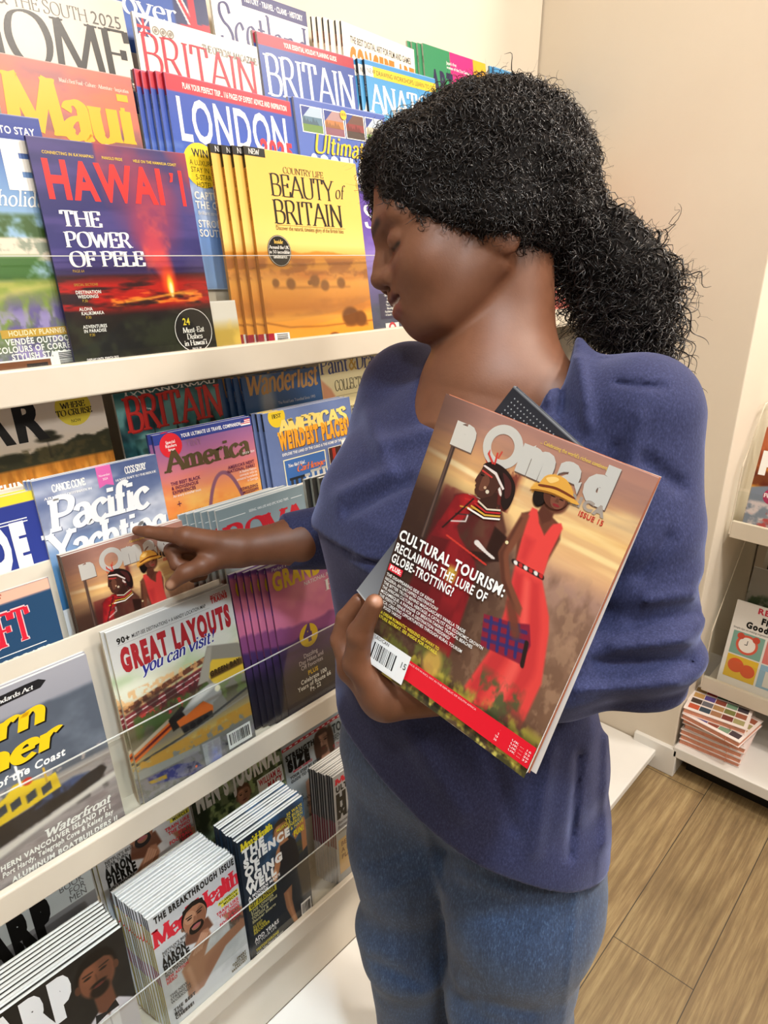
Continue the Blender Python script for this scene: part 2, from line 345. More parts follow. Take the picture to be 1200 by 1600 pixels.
# ------------------------------------------------------------------ printed art
def _vn(x, y, seed):
    r = np.random.default_rng(seed); g = r.random((64, 64)); xi = np.floor(x).astype(int); yi = np.floor(y).astype(int)
    fx = x-xi; fy = y-yi; fx = fx*fx*(3-2*fx); fy = fy*fy*(3-2*fy)
    q = lambda a, b: g[a % 64, b % 64]
    return (q(xi, yi)*(1-fx)+q(xi+1, yi)*fx)*(1-fy)+(q(xi, yi+1)*(1-fx)+q(xi+1, yi+1)*fx)*fy
def fbm(x, y, seed=0, o=4):
    v = 0; a = .5; s = 0
    for k in range(o):
        v = v+a*_vn(x*2**k+k*7.3, y*2**k+k*3.1, seed+k); s += a; a *= .55
    return v/s
class Art:
    """print of a cover: x 0..1 left to right, y 0..1 top to bottom"""
    def __init__(s, w, h, n=110, dy=0.0, sy=1.0):
        s.w, s.h, s.dy, s.sy = w, h, dy, sy; s.nx = n; s.ny = max(4, int(n*h/w))
        s.X, s.Y = np.meshgrid(np.linspace(0, 1, s.nx), np.linspace(0, 1, s.ny)); s.Y0 = s.Y; s.Y = s.Y/sy+dy; s.A = h*sy/w
        s.C = np.ones((s.ny, s.nx, 3)); s.over = []; s.n = 0
    def mix(s, m, col, a=1.0):
        m = np.clip(m*a, 0, 1)[..., None]; s.C = s.C*(1-m)+srgb(col)*m; return s
    def grad(s, stops, y0=0, y1=1, soft=.003):
        t = s.Y; cs = np.array([srgb(c) for _, c in stops]); ps = [p for p, _ in stops]
        g = np.stack([np.interp(t, ps, cs[:, k]) for k in range(3)], -1)
        m = s.band(y0, y1, soft)[..., None]; s.C = s.C*(1-m)+g*m; return s
    def band(s, y0, y1, soft=.003):
        return np.clip((s.Y-y0)/soft+.5, 0, 1)*np.clip((y1-s.Y)/soft+.5, 0, 1)
    def rect(s, x0, y0, x1, y1, col, soft=.006, a=1):
        m = np.clip((s.X-x0)/soft+.5, 0, 1)*np.clip((x1-s.X)/soft+.5, 0, 1)*s.band(y0, y1, soft); return s.mix(m, col, a)
    def ell(s, cx, cy, rx, ry, col, soft=.12, a=1, rot=0):
        dx = s.X-cx; dy = (s.Y-cy)*s.A; c, q = cos(radians(rot)), sin(radians(rot))
        u = (dx*c+dy*q)/rx; v = (-dx*q+dy*c)/(ry*s.A); d = np.sqrt(u*u+v*v)
        return s.mix(np.clip((1-d)/soft+.5, 0, 1), col, a)
    def poly(s, pts, col, soft=.008, a=1):
        P_ = np.array(pts, float); x, y = s.X, s.Y; ins = np.zeros_like(x, bool); D = np.full_like(x, 9.)
        for i in range(len(P_)):
            x0, y0 = P_[i]; x1, y1 = P_[(i+1) % len(P_)]
            if y0 != y1:
                c = ((y0 > y) != (y1 > y)) & (x < (x1-x0)*(y-y0)/(y1-y0)+x0); ins ^= c
            ex, ey = x1-x0, (y1-y0)*s.A; L = ex*ex+ey*ey+1e-12
            t = np.clip(((x-x0)*ex+(y-y0)*s.A*ey)/L, 0, 1); D = np.minimum(D, np.hypot(x-x0-t*ex, (y-y0)*s.A-t*ey))
        sd = np.where(ins, D, -D); return s.mix(np.clip(sd/soft+.5, 0, 1), col, a)
    def line(s, pts, wd, col, a=1, soft=.004):
        D = np.full_like(s.X, 9.)
        for (x0, y0), (x1, y1) in zip(pts[:-1], pts[1:]):
            ex, ey = x1-x0, (y1-y0)*s.A; L = ex*ex+ey*ey+1e-12
            t = np.clip(((s.X-x0)*ex+(s.Y-y0)*s.A*ey)/L, 0, 1); D = np.minimum(D, np.hypot(s.X-x0-t*ex, (s.Y-y0)*s.A-t*ey))
        return s.mix(np.clip((wd/2-D)/soft+.5, 0, 1), col, a)
    def nz(s, col, sx=6, sy=None, thr=.5, soft=.15, seed=1, y0=-1, y1=2, ys=.02, a=1, x0=-1, x1=2):
        f = fbm(s.X*sx, s.Y*s.A*(sy or sx), seed)
        m = np.clip((f-thr)/soft+.5, 0, 1)*s.band(y0, y1, ys)*np.clip((s.X-x0)/.02+.5, 0, 1)*np.clip((x1-s.X)/.02+.5, 0, 1); return s.mix(m, col, a)
    def ridge(s, base, amp, col, sx=4, seed=3, soft=.01, y1=2, a=1, o=4, slope=0):
        yy = base+slope*(s.X-.5)-amp*(fbm(s.X*sx, s.X*0, seed, o)-.5)*2
        return s.mix(np.clip((s.Y-yy)/soft+.5, 0, 1)*s.band(-1, y1, .01), col, a)
    # crisp overlay
    def T(s, txt, x, y, h, col, w=None, al='l', f='b', bd=0.0, sh=0.0, foil=0, rot=0, **kw):
        V, F, tw = btext(txt, bd) if f == 'b' else stext(txt, **kw)
        if not len(V): return s
        V = V.copy(); V[:, 0] += sh*V[:, 1]
        k = h*s.h*s.sy; sx = (w*s.w/tw) if w else (k*.84 if f == 'b' else k)
        U = np.stack([V[:, 0]*sx, V[:, 1]*k], 1); ly = V[:, 2]*4e-6; tot = tw*sx
        U[:, 0] -= {'l': 0, 'c': tot/2, 'r': tot}[al]
        if rot:
            c, q = cos(radians(rot)), sin(radians(rot)); U = np.stack([U[:, 0]*c-U[:, 1]*q, U[:, 0]*q+U[:, 1]*c], 1)
        U += [x*s.w, (1-(y-s.dy)*s.sy)*s.h]
        s.over.append((np.column_stack([U, ly]), F, srgb(col), foil)); return s
    def TS(s, rows, x, y, h, lead, col, **kw):
        for i, r in enumerate(rows): s.T(r, x, y+lead*i, h, col, **kw)
        return s
    def R(s, x0, y0, x1, y1, col, foil=0):
        V = np.array([(x0, y1), (x1, y1), (x1, y0), (x0, y0)]); return s.S(V, col, foil)
    def S(s, pts, col, foil=0):
        U = np.array(pts, float); U = np.stack([U[:, 0]*s.w, (1-(U[:, 1]-s.dy)*s.sy)*s.h, U[:, 0]*0], 1)
        ar = np.sum(U[:, 0]*np.roll(U[:, 1], -1)-np.roll(U[:, 0], -1)*U[:, 1])
        F = [tuple(range(len(U)))] if ar > 0 else [tuple(range(len(U)-1, -1, -1))]
        s.over.append((U, F, srgb(col), foil)); return s
    def O(s, cx, cy, r, col, n=28, ring=0, foil=0):
        """disc (or ring) of radius r in widths"""
        a = np.linspace(0, 2*pi, n, endpoint=False)
        if not ring: return s.S([(cx+r*cos(t), cy-r/s.A*sin(t)) for t in a], col, foil)
        U = [((cx+q*cos(t))*s.w, (1-(cy-s.dy)*s.sy)*s.h+q*s.w*sin(t), 0) for q in (r, r-ring) for t in a]
        F = [(k, (k+1) % n, n+(k+1) % n, n+k) for k in range(n)]; s.over.append((np.array(U), F, srgb(col), foil)); return s
    def bars(s, x0, y0, x1, y1, seed=0, vert=True, bg='#f4f4f2'):
        s.R(x0, y0, x1, y1, bg); r = np.random.default_rng(seed)
        if vert:
            x = x0+.08*(x1-x0)
            while x < x1-.08*(x1-x0):
                b = (x1-x0)*r.choice([.015, .03, .045]); s.R(x, y0+.12*(y1-y0), x+b, y1-.2*(y1-y0), '#1a1a1a'); x += b+(x1-x0)*r.choice([.02, .035])
        else:
            y = y0+.08*(y1-y0)
            while y < y1-.08*(y1-y0):
                b = (y1-y0)*r.choice([.015, .03, .045]); s.R(x0+.15*(x1-x0), y, x1-.12*(x1-x0), y+b, '#1a1a1a'); y += b+(y1-y0)*r.choice([.02, .035])
        return s
    def grk(s, x0, y, x1, h, col, seed=0, al='l'):
        """a run of words too small to read in the photo"""
        r = np.random.default_rng(seed); x = x0
        while x < x1:
            b = min((x1-x0)*r.uniform(.08, .22), x1-x); s.R(x, y-h, x+b, y, col); x += b+(x1-x0)*.025
        return s

# ------------------------------------------------------------------ magazines
def mag_mesh(art, t, spine='#e8e6e0', back='#d8d6d0', spine_text=None, spine_col='#222222', curl=0.0):
    """cover mesh: printed front on y=0, spine on x=0, back on y=t; pages as a second mesh"""
    w, h = art.w, art.h; nx, ny = art.nx, art.ny
    gx = art.X.ravel()*w; gz = (1-art.Y0.ravel())*h
    bow = lambda x, z: -curl*(x/w)**2*np.clip(1-z/h, 0, 1)**1.0
    V = [np.stack([gx, bow(gx, gz), gz], 1)]; C = [art.C.reshape(-1, 3)]; FO = [np.zeros(nx*ny)]
    i = np.arange(nx-1)[None, :]+nx*np.arange(ny-1)[:, None]; i = i.ravel()
    Q = np.stack([i, i+nx, i+nx+1, i+1], 1)
    F = [tuple(q) for q in Q.tolist()]; b = nx*ny
    def quad(p, c):
        nonlocal b
        V.append(np.array(p, float)); C.append(np.tile(srgb(c), (len(p), 1))); FO.append(np.zeros(len(p))); F.append(tuple(range(b, b+len(p)))); b += len(p)
    if isinstance(spine, list):
        for z0, z1, c in spine: quad([(0, 0, z0*h), (0, 0, z1*h), (0, t, z1*h), (0, t, z0*h)], c)
    else: quad([(0, 0, 0), (0, 0, h), (0, t, h), (0, t, 0)], spine)
    quad([(0, t, 0), (0, t, h), (w, t, h), (w, t, 0)], back)
    d = .00025
    for U, f, c, fo in art.over:
        U = np.array(U); U[:, 0] = np.clip(U[:, 0], 0, w); U[:, 1] = np.clip(U[:, 1], 0, h)
        V.append(np.stack([U[:, 0], bow(U[:, 0], U[:, 1])-d-U[:, 2], U[:, 1]], 1)); C.append(np.tile(c, (len(U), 1))); FO.append(np.full(len(U), float(fo)))
        F += [tuple(q+b for q in g) for g in f]; b += len(U); d += .00004
    if spine_text:
        U, f, tw = btext(spine_text, 0.005); k = min(t*.55, .8*h/tw)
        V.append(np.stack([np.full(len(U), -.0003), t*.25+U[:, 1]*k, .92*h-U[:, 0]*k], 1)); C.append(np.tile(srgb(spine_col), (len(U), 1))); FO.append(np.zeros(len(U)))
        F += [tuple(q+b for q in g) for g in f]; b += len(U)
    V = np.concatenate(V); C = np.concatenate(C); FO = np.concatenate(FO)
    cover = mesh_obj('cover', V, F, M['print'], None, False, ink=C, foil=FO if FO.any() else None)
    e = .0006; nxp = 6; pv = []; pf = []
    xs = np.linspace(e, w-.0015, nxp)
    for x in xs:
        for (y, z) in ((e, .001), (e, h-.0012), (t-e, h-.0012), (t-e, .001)):
            pv.append((x, (y+bow(x, z)) if y < t/2 else y, z))
    for k in range(nxp-1):
        for j in range(4): a, c = 4*k+j, 4*k+(j+1) % 4; pf.append((a, a+4, c+4, c))
    pf += [(0, 1, 2, 3), tuple(4*(nxp-1)+q for q in (3, 2, 1, 0))]
    pages = mesh_obj('pages', pv, pf, M['pages'])
    return cover, pages
ORD = ['second', 'third', 'fourth', 'fifth', 'sixth', 'seventh', 'eighth', 'ninth', 'tenth', 'eleventh', 'twelfth', 'thirteenth', 'fourteenth', 'fifteenth']
def place(art, row, x0, label, desc=None, t=.005, n=1, dx=-.008, dy=None, off=0.0, tilt=0.0, dzc=0.0, name='magazine', up=0.0, **kw):
    """front copy at x0 in the row, then n-1 copies stepping back and to the left"""
    Y, Z, L = ROW[row]; L = radians(L)
    cover, pages = mag_mesh(art, t, **kw)
    dy = dy or t+.0006
    tot = (n-1)*dy
    for k in range(n):
        r = empty(name, (0, 0, 0)); q = (-off + (0 if n == 1 else 0)) + k*dy
        r.location = (x0+dx*k+(random.uniform(-.0015, .0015) if k else 0), Y+q*cos(L), Z-q*sin(L)*0+up+(random.uniform(-.001, .002) if k else 0)+dzc*k)
        r.rotation_euler = (-L, radians(tilt), 0)
        if k == 0: tag(r, label, 'magazine'); c1, p1 = cover, pages
        else:
            tag(r, f"{ORD[k-1]} copy from front in stack of {desc}", 'magazine')
            c1 = cover.copy(); p1 = pages.copy(); COL.objects.link(c1); COL.objects.link(p1)
        if n > 1: r['group'] = f"copies of {desc}"
        c1.parent = r; p1.parent = r
    return r
# ------------------------------------------------------------------ covers, top tier
W_, K_ = '#f6f5f1', '#14130f'
def people(a, cx, top, s, skin, top_col, hair='#15100d', look=0, body=True, beard=False):
    """soft printed bust: cx, crown y, s = head height (in cover heights)"""
    A = a.A; hw = s*.36*A; cy = top+s*.5; dk = srgb(skin)*.72; lt = np.clip(srgb(skin)*1.18, 0, 1)
    if body:
        a.poly([(cx-hw*.55, cy+s*.3), (cx+hw*.55, cy+s*.3), (cx+hw*.7, cy+s*.75), (cx+hw*2.7, cy+s*1.05), (cx+hw*3.3, 1.6), (cx-hw*3.3, 1.6), (cx-hw*2.7, cy+s*1.05), (cx-hw*.7, cy+s*.75)], dk)
        if top_col: a.poly([(cx+hw*1.2, cy+s*.82), (cx+hw*2.7, cy+s*1.05), (cx+hw*3.3, 1.6), (cx-hw*3.3, 1.6), (cx-hw*2.7, cy+s*1.05), (cx-hw*1.2, cy+s*.82), (cx, cy+s*1.15)], top_col)
    a.ell(cx, cy-s*.08, hw*1.06, s*.46, hair, .15); a.ell(cx, cy+s*.03, hw*.92, s*.46, skin, .16)
    a.ell(cx+hw*.35, cy+s*.02, hw*.5, s*.38, dk, .7, .55); a.ell(cx-hw*.3, cy-s*.12, hw*.4, s*.2, lt, .9, .5)
    a.ell(cx-hw*1.0, cy+s*.06, hw*.14, s*.1, dk, .3); a.ell(cx+hw*.98, cy+s*.06, hw*.14, s*.1, dk, .3)
    a.poly([(cx-hw*.9, cy-s*.2), (cx-hw*.7, cy-s*.46), (cx+hw*.7, cy-s*.46), (cx+hw*.9, cy-s*.2), (cx+hw*.5, cy-s*.3), (cx-hw*.5, cy-s*.3)], hair, .02)
    if beard: a.ell(cx, cy+s*.36, hw*.5, s*.16, hair, .4, .9); a.ell(cx, cy+s*.2, hw*.42, s*.05, hair, .5, .9)
    for e in (-1, 1):
        a.ell(cx+e*hw*.4+look*hw*.1, cy-s*.05, hw*.2, s*.028, '#1a120e', .4); a.line([(cx+e*hw*.18, cy-s*.125), (cx+e*hw*.65, cy-s*.135)], .02*s*A*1.6, hair, .8)
    a.line([(cx+look*hw*.1, cy-s*.02), (cx+hw*.08+look*hw*.2, cy+s*.13), (cx-hw*.1, cy+s*.14)], .03*s*A, dk, .8, .01)
    a.ell(cx, cy+s*.25, hw*.3, s*.03, '#6e3630', .4); a.line([(cx-hw*.26, cy+s*.25), (cx+hw*.26, cy+s*.25)], .012*s*A, '#2c1512', .8)
    return a

def c_hawaii(w, h):
    a = Art(w, h, 170).grad([(0, '#35306a'), (.3, '#2c2a66'), (.5, '#33306e'), (.57, '#3a2a5c'), (.585, '#3a1016'), (.7, '#2a0d10'), (.8, '#171312'), (1, '#1c1d14')])
    a.nz('#5a4a8c', 2.2, 9, .55, .25, 4, 0, .58, .05, .5); a.nz('#b23a46', 2.6, 3, .5, .3, 9, -.1, .2, .2, .8, .38, 1.1)
    for k, (x, y, r, al) in enumerate([(.64, .22, .18, .5), (.7, .32, .15, .5), (.62, .4, .09, .55), (.66, .46, .075, .7), (.69, .52, .06, .8), (.715, .57, .05, .9)]): a.ell(x, y, r, r*1.1, '#c8404a' if k > 2 else '#9c3350', .9, al)
    a.nz('#e0564a', 7, 8, .52, .2, 12, .28, .6, .1, .6, .58, .78)
    a.nz('#c21a12', 4, 22, .52, .16, 5, .6, .74, .05, .95); a.nz('#ff8a2a', 6, 34, .6, .1, 6, .66, .73, .03, .9, .3, .95)
    a.ell(.72, .625, .045, .065, '#ff5a1e', .9, .9); a.ell(.725, .64, .022, .05, '#ffd23e', .6); a.ell(.727, .655, .012, .035, '#fff6c8', .5); a.line([(.4, .705), (.6, .69), (.75, .675), (.88, .68)], .012, '#ffb03a', .8, .01)
    a.nz('#2f3320', 9, 9, .5, .2, 21, .78, 1.1, .06, .8)
    a.T('HAWAI', .05, .245, .152, '#ee2b2b', .765, bd=.035); a.T("I", .915, .245, .152, '#ee2b2b', .05, bd=.035); a.S([(.855, .10), (.885, .10), (.872, .14), (.85, .145), (.862, .12)], '#ee2b2b')
    for t_, x in (('CONNECTING IN KA\'ANAPALI', .07), ('PANIOLO PRIDE', .42), ('HELE ON THE HAMAKUA COAST', .62)): a.T(t_, x, .066, .012, '#e0c04a', .3 if x != .42 else .13, bd=.02)
    for t_, y, ww in (('THE', .365, .235), ('POWER', .455, .40), ('OF PELE', .54, .47)): a.T(t_, .1, y, .066, W_, ww, f='s', tk=.21, tn=.045, ser=.35, sp=.07)
    a.T('PAGE 64', .1, .565, .012, '#d8b050'); a.T('SPECIAL SECTIONS', .09, .625, .011, '#c89a3a')
    for r_, y in ((['DESTINATION', ' WEDDINGS'], .66), (['ALOHA', ' KALIKIMAKA'], .735), (['ADVENTURES', 'IN PARADISE'], .815)): a.TS(r_, .09, y, .0145, .0195, W_, bd=.02); a.T('P.30', .12, y+.037, .012, '#c8a83e')
    a.O(.835, .865, .142, '#221f1c'); a.O(.835, .865, .142, W_, ring=.004)
    a.T('24', .79, .835, .033, '#f0dc3a', al='c', f='b', bd=.02)
    a.TS(['Must-Eat', 'Dishes', "in Hawai'i"], .835, .875, .027, .033, W_, al='c', f='s', tk=.18); a.T('PAGE 38', .835, .965, .012, W_, al='c')
    a.R(.05, .972, .29, 1, '#f0f0ee'); a.T('DISPLAY UNTIL MARCH 2025', .07, .962, .01, W_); a.T('0 73361 95151', .12, .99, .012, K_)
    return a
def c_beauty(w, h):
    a = Art(w, h, 170).grad([(0, '#f2bd58'), (.3, '#f6c868'), (.46, '#f9d57c'), (.56, '#d8903c'), (.62, '#c9772c'), (.8, '#e39a3c'), (1, '#e08a22')])
    a.ridge(.5, .02, '#c9852e', 5, 3, .01, .6); a.nz('#8f4f1c', 9, 14, .5, .15, 4, .535, .62, .02, .75); a.nz('#f0b860', 2, 9, .55, .3, 7, .6, .7, .04, .6)
    a.nz('#9a5a24', 12, 16, .58, .12, 10, .60, .645, .02, .7); a.grad([(0, '#f0ac4c'), (.66, '#e8a045'), (.75, '#d88a34'), (.8, '#c97a2a'), (.85, '#ea9f3c'), (1, '#e48c1e')], .655, 1, .03)
    for x, y, r in ((.12, .665, .03), (.25, .67, .04), (.42, .665, .018), (.47, .655, .045), (.56, .68, .04), (.72, .668, .04)): a.ell(x, y, r, r*.75, '#7a4a1e', .5, .85)
    a.line([(.1, .69), (.8, .69)], .01, '#9a5a24', .6, .02); a.nz('#b9712a', 6, 9, .5, .15, 14, .75, .84, .02, .6)
    a.line([(0, .87), (.2, .9), (.5, .905), (1, .89)], .012, '#a05c1c', .8, .01); a.nz('#f2a83e', 5, 5, .5, .3, 15, .9, 1.1, .04, .4)
    a.ell(.78, .86, .085, .055, '#6e3e16', .35, .95); a.ell(.88, .875, .06, .045, '#6e3e16', .35, .95); a.rect(.72, .9, .95, .915, '#7c481a', .02, .8); a.ell(.6, .965, .05, .022, '#7a461a', .4); a.ell(.27, .985, .05, .012, '#7a461a', .4)
    a.R(0, 0, .165, .042, K_); a.T('NEW', .035, .033, .025, W_, f='s')
    a.T('COUNTRY LIFE', .3, .105, .031, '#2a2018', .36, f='s'); a.T('BEAUTY', .18, .222, .108, '#1d1612', .56, f='s', tk=.14, tn=.03); a.T('of', .755, .205, .075, '#1d1612', .085, f='s', sh=.25)
    a.T('BRITAIN', .18, .36, .118, '#1d1612', .62, f='s', tk=.14, tn=.03); a.R(.18, .367, .82, .3685, '#8a5a20'); a.T('Discover the natural, timeless glory of the British Isles', .18, .393, .021, '#5a4020', .62)
    a.O(.185, .50, .1, '#16130f'); a.O(.185, .50, .096, '#d8d0c0', ring=.003); a.T('Inside', .185, .463, .02, '#f0c860', al='c', f='s', tk=.2)
    a.TS(['Around the UK', 'in 50 incredible', 'landmarks'], .185, .49, .017, .024, W_, al='c', f='s', tk=.18)
    a.R(0, .925, .045, 1, '#a01a34'); a.bars(.05, .925, .18, 1, 3, False)
    return a
def c_lavender(w, h):
    a = Art(w, h, 130).grad([(0, '#2c3f8f'), (.06, '#31449a'), (.2, '#5f86c0'), (.4, '#8fb4d6'), (1, '#9fb6a0')])
    a.nz('#3f5c2c', 9, 9, .42, .2, 3, .37, .5, .02); a.grad([(0, '#e8e0d0'), (.5, '#ddd2bf'), (1, '#cfc2ac')], .46, .55, .01); a.nz('#7c8a78', 14, 16, .55, .1, 8, .45, .55, .01, .8)
    a.nz('#3f6a2a', 10, 12, .4, .2, 4, .53, .63, .02); a.grad([(0, '#a9b04a'), (.66, '#b5b65a'), (.8, '#7f9a4a'), (1, '#6c6a8c')], .625, 1, .02); a.nz('#7f9a3c', 8, 10, .5, .2, 5, .62, .8, .03, .8); a.line([(.4, .72), (.7, .66), (1, .635)], .03, '#d8c878', .6, .03)
    a.nz('#6b5aa4', 10, 6, .5, .18, 6, .7, 1.1, .08, .9); a.nz('#a99ad0', 18, 14, .58, .1, 7, .74, 1.1, .06, .8); a.nz('#4a5a34', 14, 10, .6, .1, 9, .8, 1.1, .04, .6)
    a.R(0, .03, 1, .085, '#2b3f94'); a.T('PLACES TO STAY', .96, .07, .026, W_, al='r', bd=.02); a.T('LIFE', 1.0, .265, .16, W_, .9, al='r', bd=.06); a.T('holiday', .98, .34, .06, W_, al='r', f='s', tk=.12, tn=.07, sh=.25)
    a.R(.52, .815, .93, .848, '#c9a03c'); a.T('HOLIDAY PLANNER', .725, .84, .02, '#f2e6c0', al='c', bd=.02); a.TS(['VENDÉE OUTDOORS,', 'COLOURS OF CORRÈZE,', 'STYLISH STAIRCASES'], .96, .875, .023, .03, W_, al='r', bd=.03)
    a.R(.28, .935, .78, 1, W_); a.R(.3, .942, .76, 1, '#7c4a2a'); a.R(.3, .95, .42, 1, '#2a1a18'); a.R(.62, .955, .74, 1, '#30241f'); a.bars(.78, .915, 1.0, 1, 4, False)
    return a
def c_purple(w, h):
    a = Art(w, h, 110).grad([(0, '#5a3f9a'), (.3, '#6a50ac'), (.55, '#7a66b4'), (.8, '#4d4a78'), (1, '#2f3a52')]); a.nz('#3c4660', 5, 8, .5, .2, 3, .8, 1.1, .05, .9); a.nz('#9a86cc', 3, 7, .55, .25, 6, .3, .6, .06, .6)
    a.R(0, 0, .5, .05, '#2c2468'); a.T('WALKS · TOURS', .05, .035, .02, W_); a.T('SCOTS', .08, .27, .15, W_, .9, f='s', tk=.16, tn=.05); a.O(.3, .62, .14, '#3b4a78'); a.O(.3, .62, .135, W_, ring=.006); a.T('OUTDOOR', .3, .62, .03, W_, al='c')
    a.R(.15, .72, .42, .9, '#23204a'); a.TS(['· Borders Hike', '& Bike', '· Moors Of', 'The North', '· Moonlight', 'Paddleboarding', '· 6 South Stones'], .285, .74, .014, .023, W_, al='c', bd=.03); a.R(.2, .93, .38, 1, W_); a.O(.29, .965, .05, '#c8283c'); a.O(.29, .965, .028, W_)
    return a
def c_maui(w, h):
    a = Art(w, h, 130).grad([(0, '#c96a58'), (.12, '#e0765a'), (.24, '#cf7058'), (.32, '#6a4c66'), (.45, '#3c3a50'), (.6, '#2e2a38'), (1, '#241c20')])
    a.nz('#8a5a68', 3, 5, .52, .25, 3, .02, .3, .06, .7); a.nz('#57495f', 4, 5, .45, .2, 5, .25, .5, .05, .8); a.nz('#e0704a', 3, 4, .55, .25, 8, .05, .35, .05, .6)
    a.ell(.66, .42, .07, .14, '#a03a2c', .9, .8); a.ell(.62, .46, .08, .05, '#e04a1c', .9, .9); a.ell(.6, .475, .05, .02, '#ffb83e', .7)
    a.T("Maui's Best Food · Culture · Adventure · Inspiration", .44, .075, .017, '#f0dcd0', .52, f='s', tk=.16); a.T('Maui', .05, .305, .235, '#f6b11c', .9, f='s', tk=.26, tn=.1, ser=.1, stn=.06); a.T('NŌ KA ʻOI'.replace('ʻ', "'"), .62, .395, .055, W_, .36, bd=.04)
    return a
def c_london(w, h):
    a = Art(w, h, 130).grad([(0, '#2b46a4'), (.3, '#3357b8'), (.5, '#5b83cc'), (1, '#86a8d8')]); a.rect(0, 0, 1, .075, '#c3243a')
    a.poly([(.39, .6), (.395, .43), (.41, .36), (.418, .3), (.426, .36), (.44, .43), (.445, .6)], '#c9cfe0'); a.nz('#e8ecf4', 5, 6, .56, .2, 4, .32, .7, .05, .5)
    a.T('PLAN YOUR PERFECT TRIP... 116 PAGES OF EXPERT ADVICE AND INSPIRATION', .12, .055, .026, W_, .84, bd=.02); a.T('LONDON', .05, .29, .19, W_, .9, bd=.018)
    a.T('2025', .985, .31, .085, '#e03040', .3, al='r', bd=.05); a.O(.18, .40, .135, '#f4d22a'); a.T('WIN', .18, .36, .035, K_, al='c', bd=.03); a.TS(['A LUXURY', 'STAY IN A', '5-STAR', 'HOTEL'], .18, .40, .024, .034, '#3a3410', al='c')
    a.T('LOVE', .58, .46, .07, W_, .36, f='s', tk=.2); a.TS(['CAPTURING', 'THE CAPITAL'], .09, .56, .034, .045, W_, bd=.03); a.T('Brilliant streets for', .1, .635, .018, W_); a.TS(['STROLL THE', 'SOUTH BANK'], .09, .695, .034, .045, W_, bd=.02)
    return a
def c_ultimate(w, h):
    a = Art(w, h, 120).grad([(0, '#4a62b0'), (.3, '#556fbc'), (.5, '#4b68b4'), (1, '#7a98c8')])
    for k, (x0, c1_, c2_, c3_) in enumerate([(.06, '#a8bcd0', '#5a7a90', '#6a8a48'), (.29, '#a8888a', '#b87a4a', '#8a5a6a'), (.52, '#6a4a40', '#8a3a3a', '#4a3a34'), (.75, '#b8c8d8', '#c8c0a8', '#6a8a4a')]):
        a.R(x0-.006, .035, x0+.216, .175, W_); xs = [x0+.003, x0+.207]
        a.R(xs[0],   .04, xs[1], .09, c1_); a.R(xs[0], .09, xs[1], .13, c2_); a.R(xs[0], .13, xs[1], .17, c3_); a.S([(xs[0], .04), (xs[0]+.09, .04), (xs[0], .10)], '#31428c')
        for j in range(5): a.S([(xs[0]+.03*j, .13), (xs[0]+.03*j+.02, .09+.01*(j % 3)), (xs[0]+.03*j+.05, .13)], np.clip(srgb(c2_)*.8, 0, 1))
    a.O(.5, .05, .035, '#f2c02a'); a.T('NEW', .5, .055, .015, K_, al='c'); a.T('Ultimate', .14, .275, .10, '#f2c62e', .62, f='s', tk=.16, tn=.09, sh=.3, ser=0); a.T('SCOTLAND', .1, .41, .11, W_, .85, bd=.1)
    return a
def c_home(w, h):
    a = Art(w, h, 130).grad([(0, '#cfc6ba'), (.2, '#d8d0c4'), (.38, '#e4ddd2'), (.385, '#e4ddd2'), (.39, '#2c3564'), (1, '#3a4a78')])
    a.nz('#bdb2a8', 2, 2, .5, .4, 5, 0, .4, .05, .5); a.T('& THE SOUTH 2025', .97, .125, .052, '#4a4640', .72, al='r', f='s', tk=.1); a.T('HOME', 1.0, .345, .21, '#17130f', 1.0, al='r', f='s', tk=.15, tn=.035, ser=.45); a.T('CULTURE · HERITAGE · PEOPLE', .985, .378, .026, '#3a3630', .66, al='r', f='s', tk=.16)
    a.R(.0, .0, .25, .07, '#2c5a78'); a.T('NORTH LE', .1, .055, .04, W_, f='s')
    return a
def c_britwhite(w, h):
    a = Art(w, h, 130).grad([(0, '#e6e0d6'), (.33, '#e9e4da'), (.335, '#23397c'), (.5, '#2f5a9c'), (1, '#3f78b0')]); a.nz('#223020', 9, 9, .52, .12, 4, .33, .47, .02, .95, -1, .38)
    for x0, x1, y0, y1, c in ((.02, .115, .02, .1, '#2a3a78'),): a.R(x0, y0, x1, y1, c); a.S([(.02, .02), (.035, .02), (.115, .1), (.1, .1)], W_); a.S([(.1, .02), (.115, .02), (.035, .1), (.02, .1)], W_); a.R(.06, .02, .076, .1, '#c8283a'); a.R(.02, .052, .115, .066, '#c8283a')
    for x in (.155, .21, .265): a.O(x, .06, .025, '#8a8278', ring=.006); a.O(x, .06, .012, '#8a8278')
    a.T('BRITAIN', .03, .275, .19, '#c5203a', .93, f='s', tk=.12, tn=.03); a.T('THE OFFICIAL MAGAZINE', .98, .098, .034, '#55504a', .47, al='r', f='s', tk=.12); a.T('HISTORY HERITAGE TRAVEL CULTURE', .03, .315, .022, '#5a3a34', .47, bd=.02)
    a.TS(['Vict', 'Th'], .04, .45, .095, .115, W_, f='s', tk=.15); a.TS(['Triumph', '& the'], .05, .635, .034, .05, W_, f='s', tk=.16)
    return a
